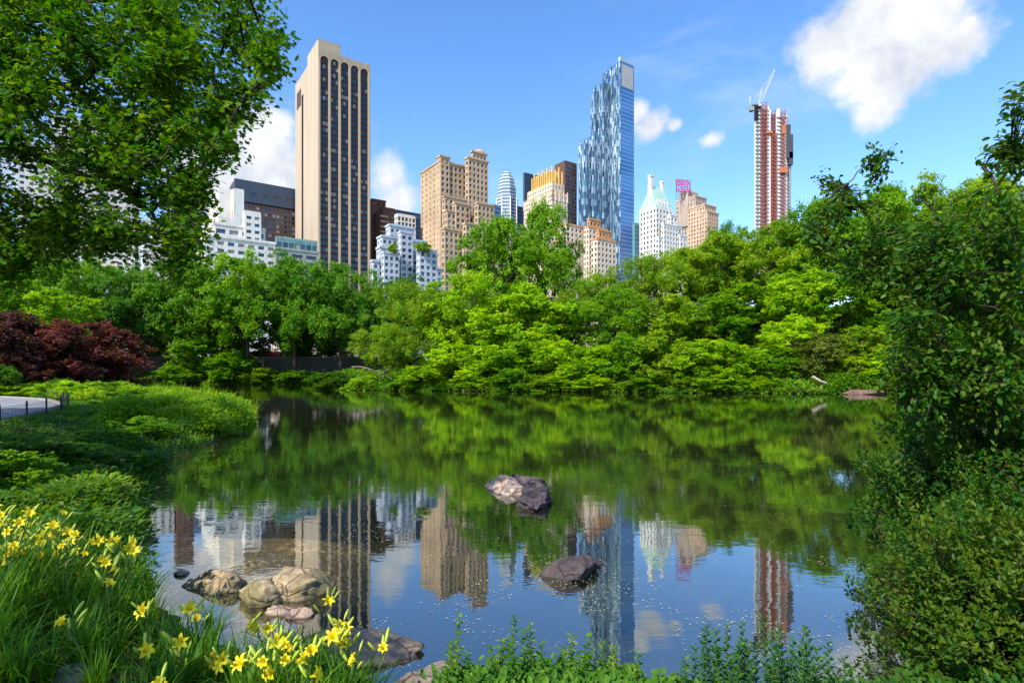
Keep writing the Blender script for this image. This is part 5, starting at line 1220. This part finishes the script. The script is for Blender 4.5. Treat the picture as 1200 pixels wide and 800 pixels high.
CL=[(960,55,38,48),(1010,30,60,45),(1075,25,60,42),(1125,45,38,38),(1040,80,50,42),(1032,125,26,24),(300,175,46,42),(280,215,60,40),(335,215,50,45),(450,205,28,32),(462,240,34,24),(205,165,40,30),(320,145,28,22),(400,235,50,40),(765,150,24,17),(748,132,12,14),(790,148,12,9),(832,165,18,11),(-300,120,200,90),(1500,140,160,60),(-1200,200,500,120),(1900,300,300,120)]
for px,py,a,b_ in CL:
    c=cdir(px,py); s=nt.nodes.new('ShaderNodeVectorMath'); s.operation='SUBTRACT'; nt.links.new(vec,s.inputs[0]); s.inputs[1].default_value=tuple(c)
    k=np.linalg.norm([(px-600)/K,1,(HZ-py)/K]); m_=nt.nodes.new('ShaderNodeVectorMath'); m_.operation='MULTIPLY'; nt.links.new(s.outputs[0],m_.inputs[0]); m_.inputs[1].default_value=(k*K/a*.85,k*K/a*.45,k*K/b_*.85)
    l=nt.nodes.new('ShaderNodeVectorMath'); l.operation='LENGTH'; nt.links.new(m_.outputs[0],l.inputs[0])
    v=math_(nt,'SUBTRACT',1.0,l.outputs['Value']); mask=v if mask is None else math_(nt,'SMOOTH_MAX',mask,v,.25)
edge=math_(nt,'ADD',mask,math_(nt,'MULTIPLY',math_(nt,'SUBTRACT',n1.outputs['Fac'],.5),2.9))
cm=nt.nodes.new('ShaderNodeMapRange'); cm.interpolation_type='SMOOTHSTEP'; nt.links.new(edge,cm.inputs[0]); cm.inputs[1].default_value=-.1; cm.inputs[2].default_value=.7
wisp=nt.nodes.new('ShaderNodeMapRange'); wisp.interpolation_type='SMOOTHSTEP'; nt.links.new(n2,wisp.inputs[0]); wisp.inputs[1].default_value=.5; wisp.inputs[2].default_value=.85; wisp.inputs[4].default_value=.5
m2=math_(nt,'MAXIMUM',cm.outputs[0],wisp.outputs[0])
cb=nt.nodes.new('ShaderNodeBackground'); shade=noise(nt,9,5,.6,vec)
nt.links.new(ramp(nt,shade,[(.32,(.56,.62,.74)),(.62,(1,1,1))]),cb.inputs[0]); cb.inputs[1].default_value=.5
mx=nt.nodes.new('ShaderNodeMixShader'); nt.links.new(m2,mx.inputs[0]); nt.links.new(bg.outputs[0],mx.inputs[1]); nt.links.new(cb.outputs[0],mx.inputs[2])
ow=nt.nodes.new('ShaderNodeOutputWorld'); nt.links.new(mx.outputs[0],ow.inputs[0])
L=bpy.data.lights.new('sun','SUN'); L.energy=3.5; L.angle=R(.53); L.color=(1,.93,.82); lo=bpy.data.objects.new('sun',L); COL.objects.link(lo)
hd=math.hypot(sx,sy); d=Vector((sx/hd*math.cos(SUN_EL),sy/hd*math.cos(SUN_EL),math.sin(SUN_EL))); lo.rotation_euler=d.to_track_quat('Z','Y').to_euler(); lo.location=(0,-20,40)
cd=bpy.data.cameras.new('camera'); cd.sensor_width=36; cd.lens=K/1200*36; cd.shift_y=(HZ-400)/1200; cd.clip_end=9000; cd.clip_start=.05
co=bpy.data.objects.new('camera',cd); COL.objects.link(co); co.location=(0,0,EYE); co.rotation_euler=(math.pi/2,0,0); SC.camera=co
SC.view_settings.view_transform='Standard'; SC.view_settings.look='None'; SC.view_settings.gamma=1; SC.view_settings.exposure=1.18
SC.render.engine='CYCLES'; cy=SC.cycles; cy.max_bounces=6; cy.diffuse_bounces=3; cy.glossy_bounces=3; cy.transmission_bounces=3; cy.transparent_max_bounces=6; cy.caustics_reflective=False; cy.caustics_refractive=False; cy.use_denoising=True; cy.sample_clamp_indirect=6
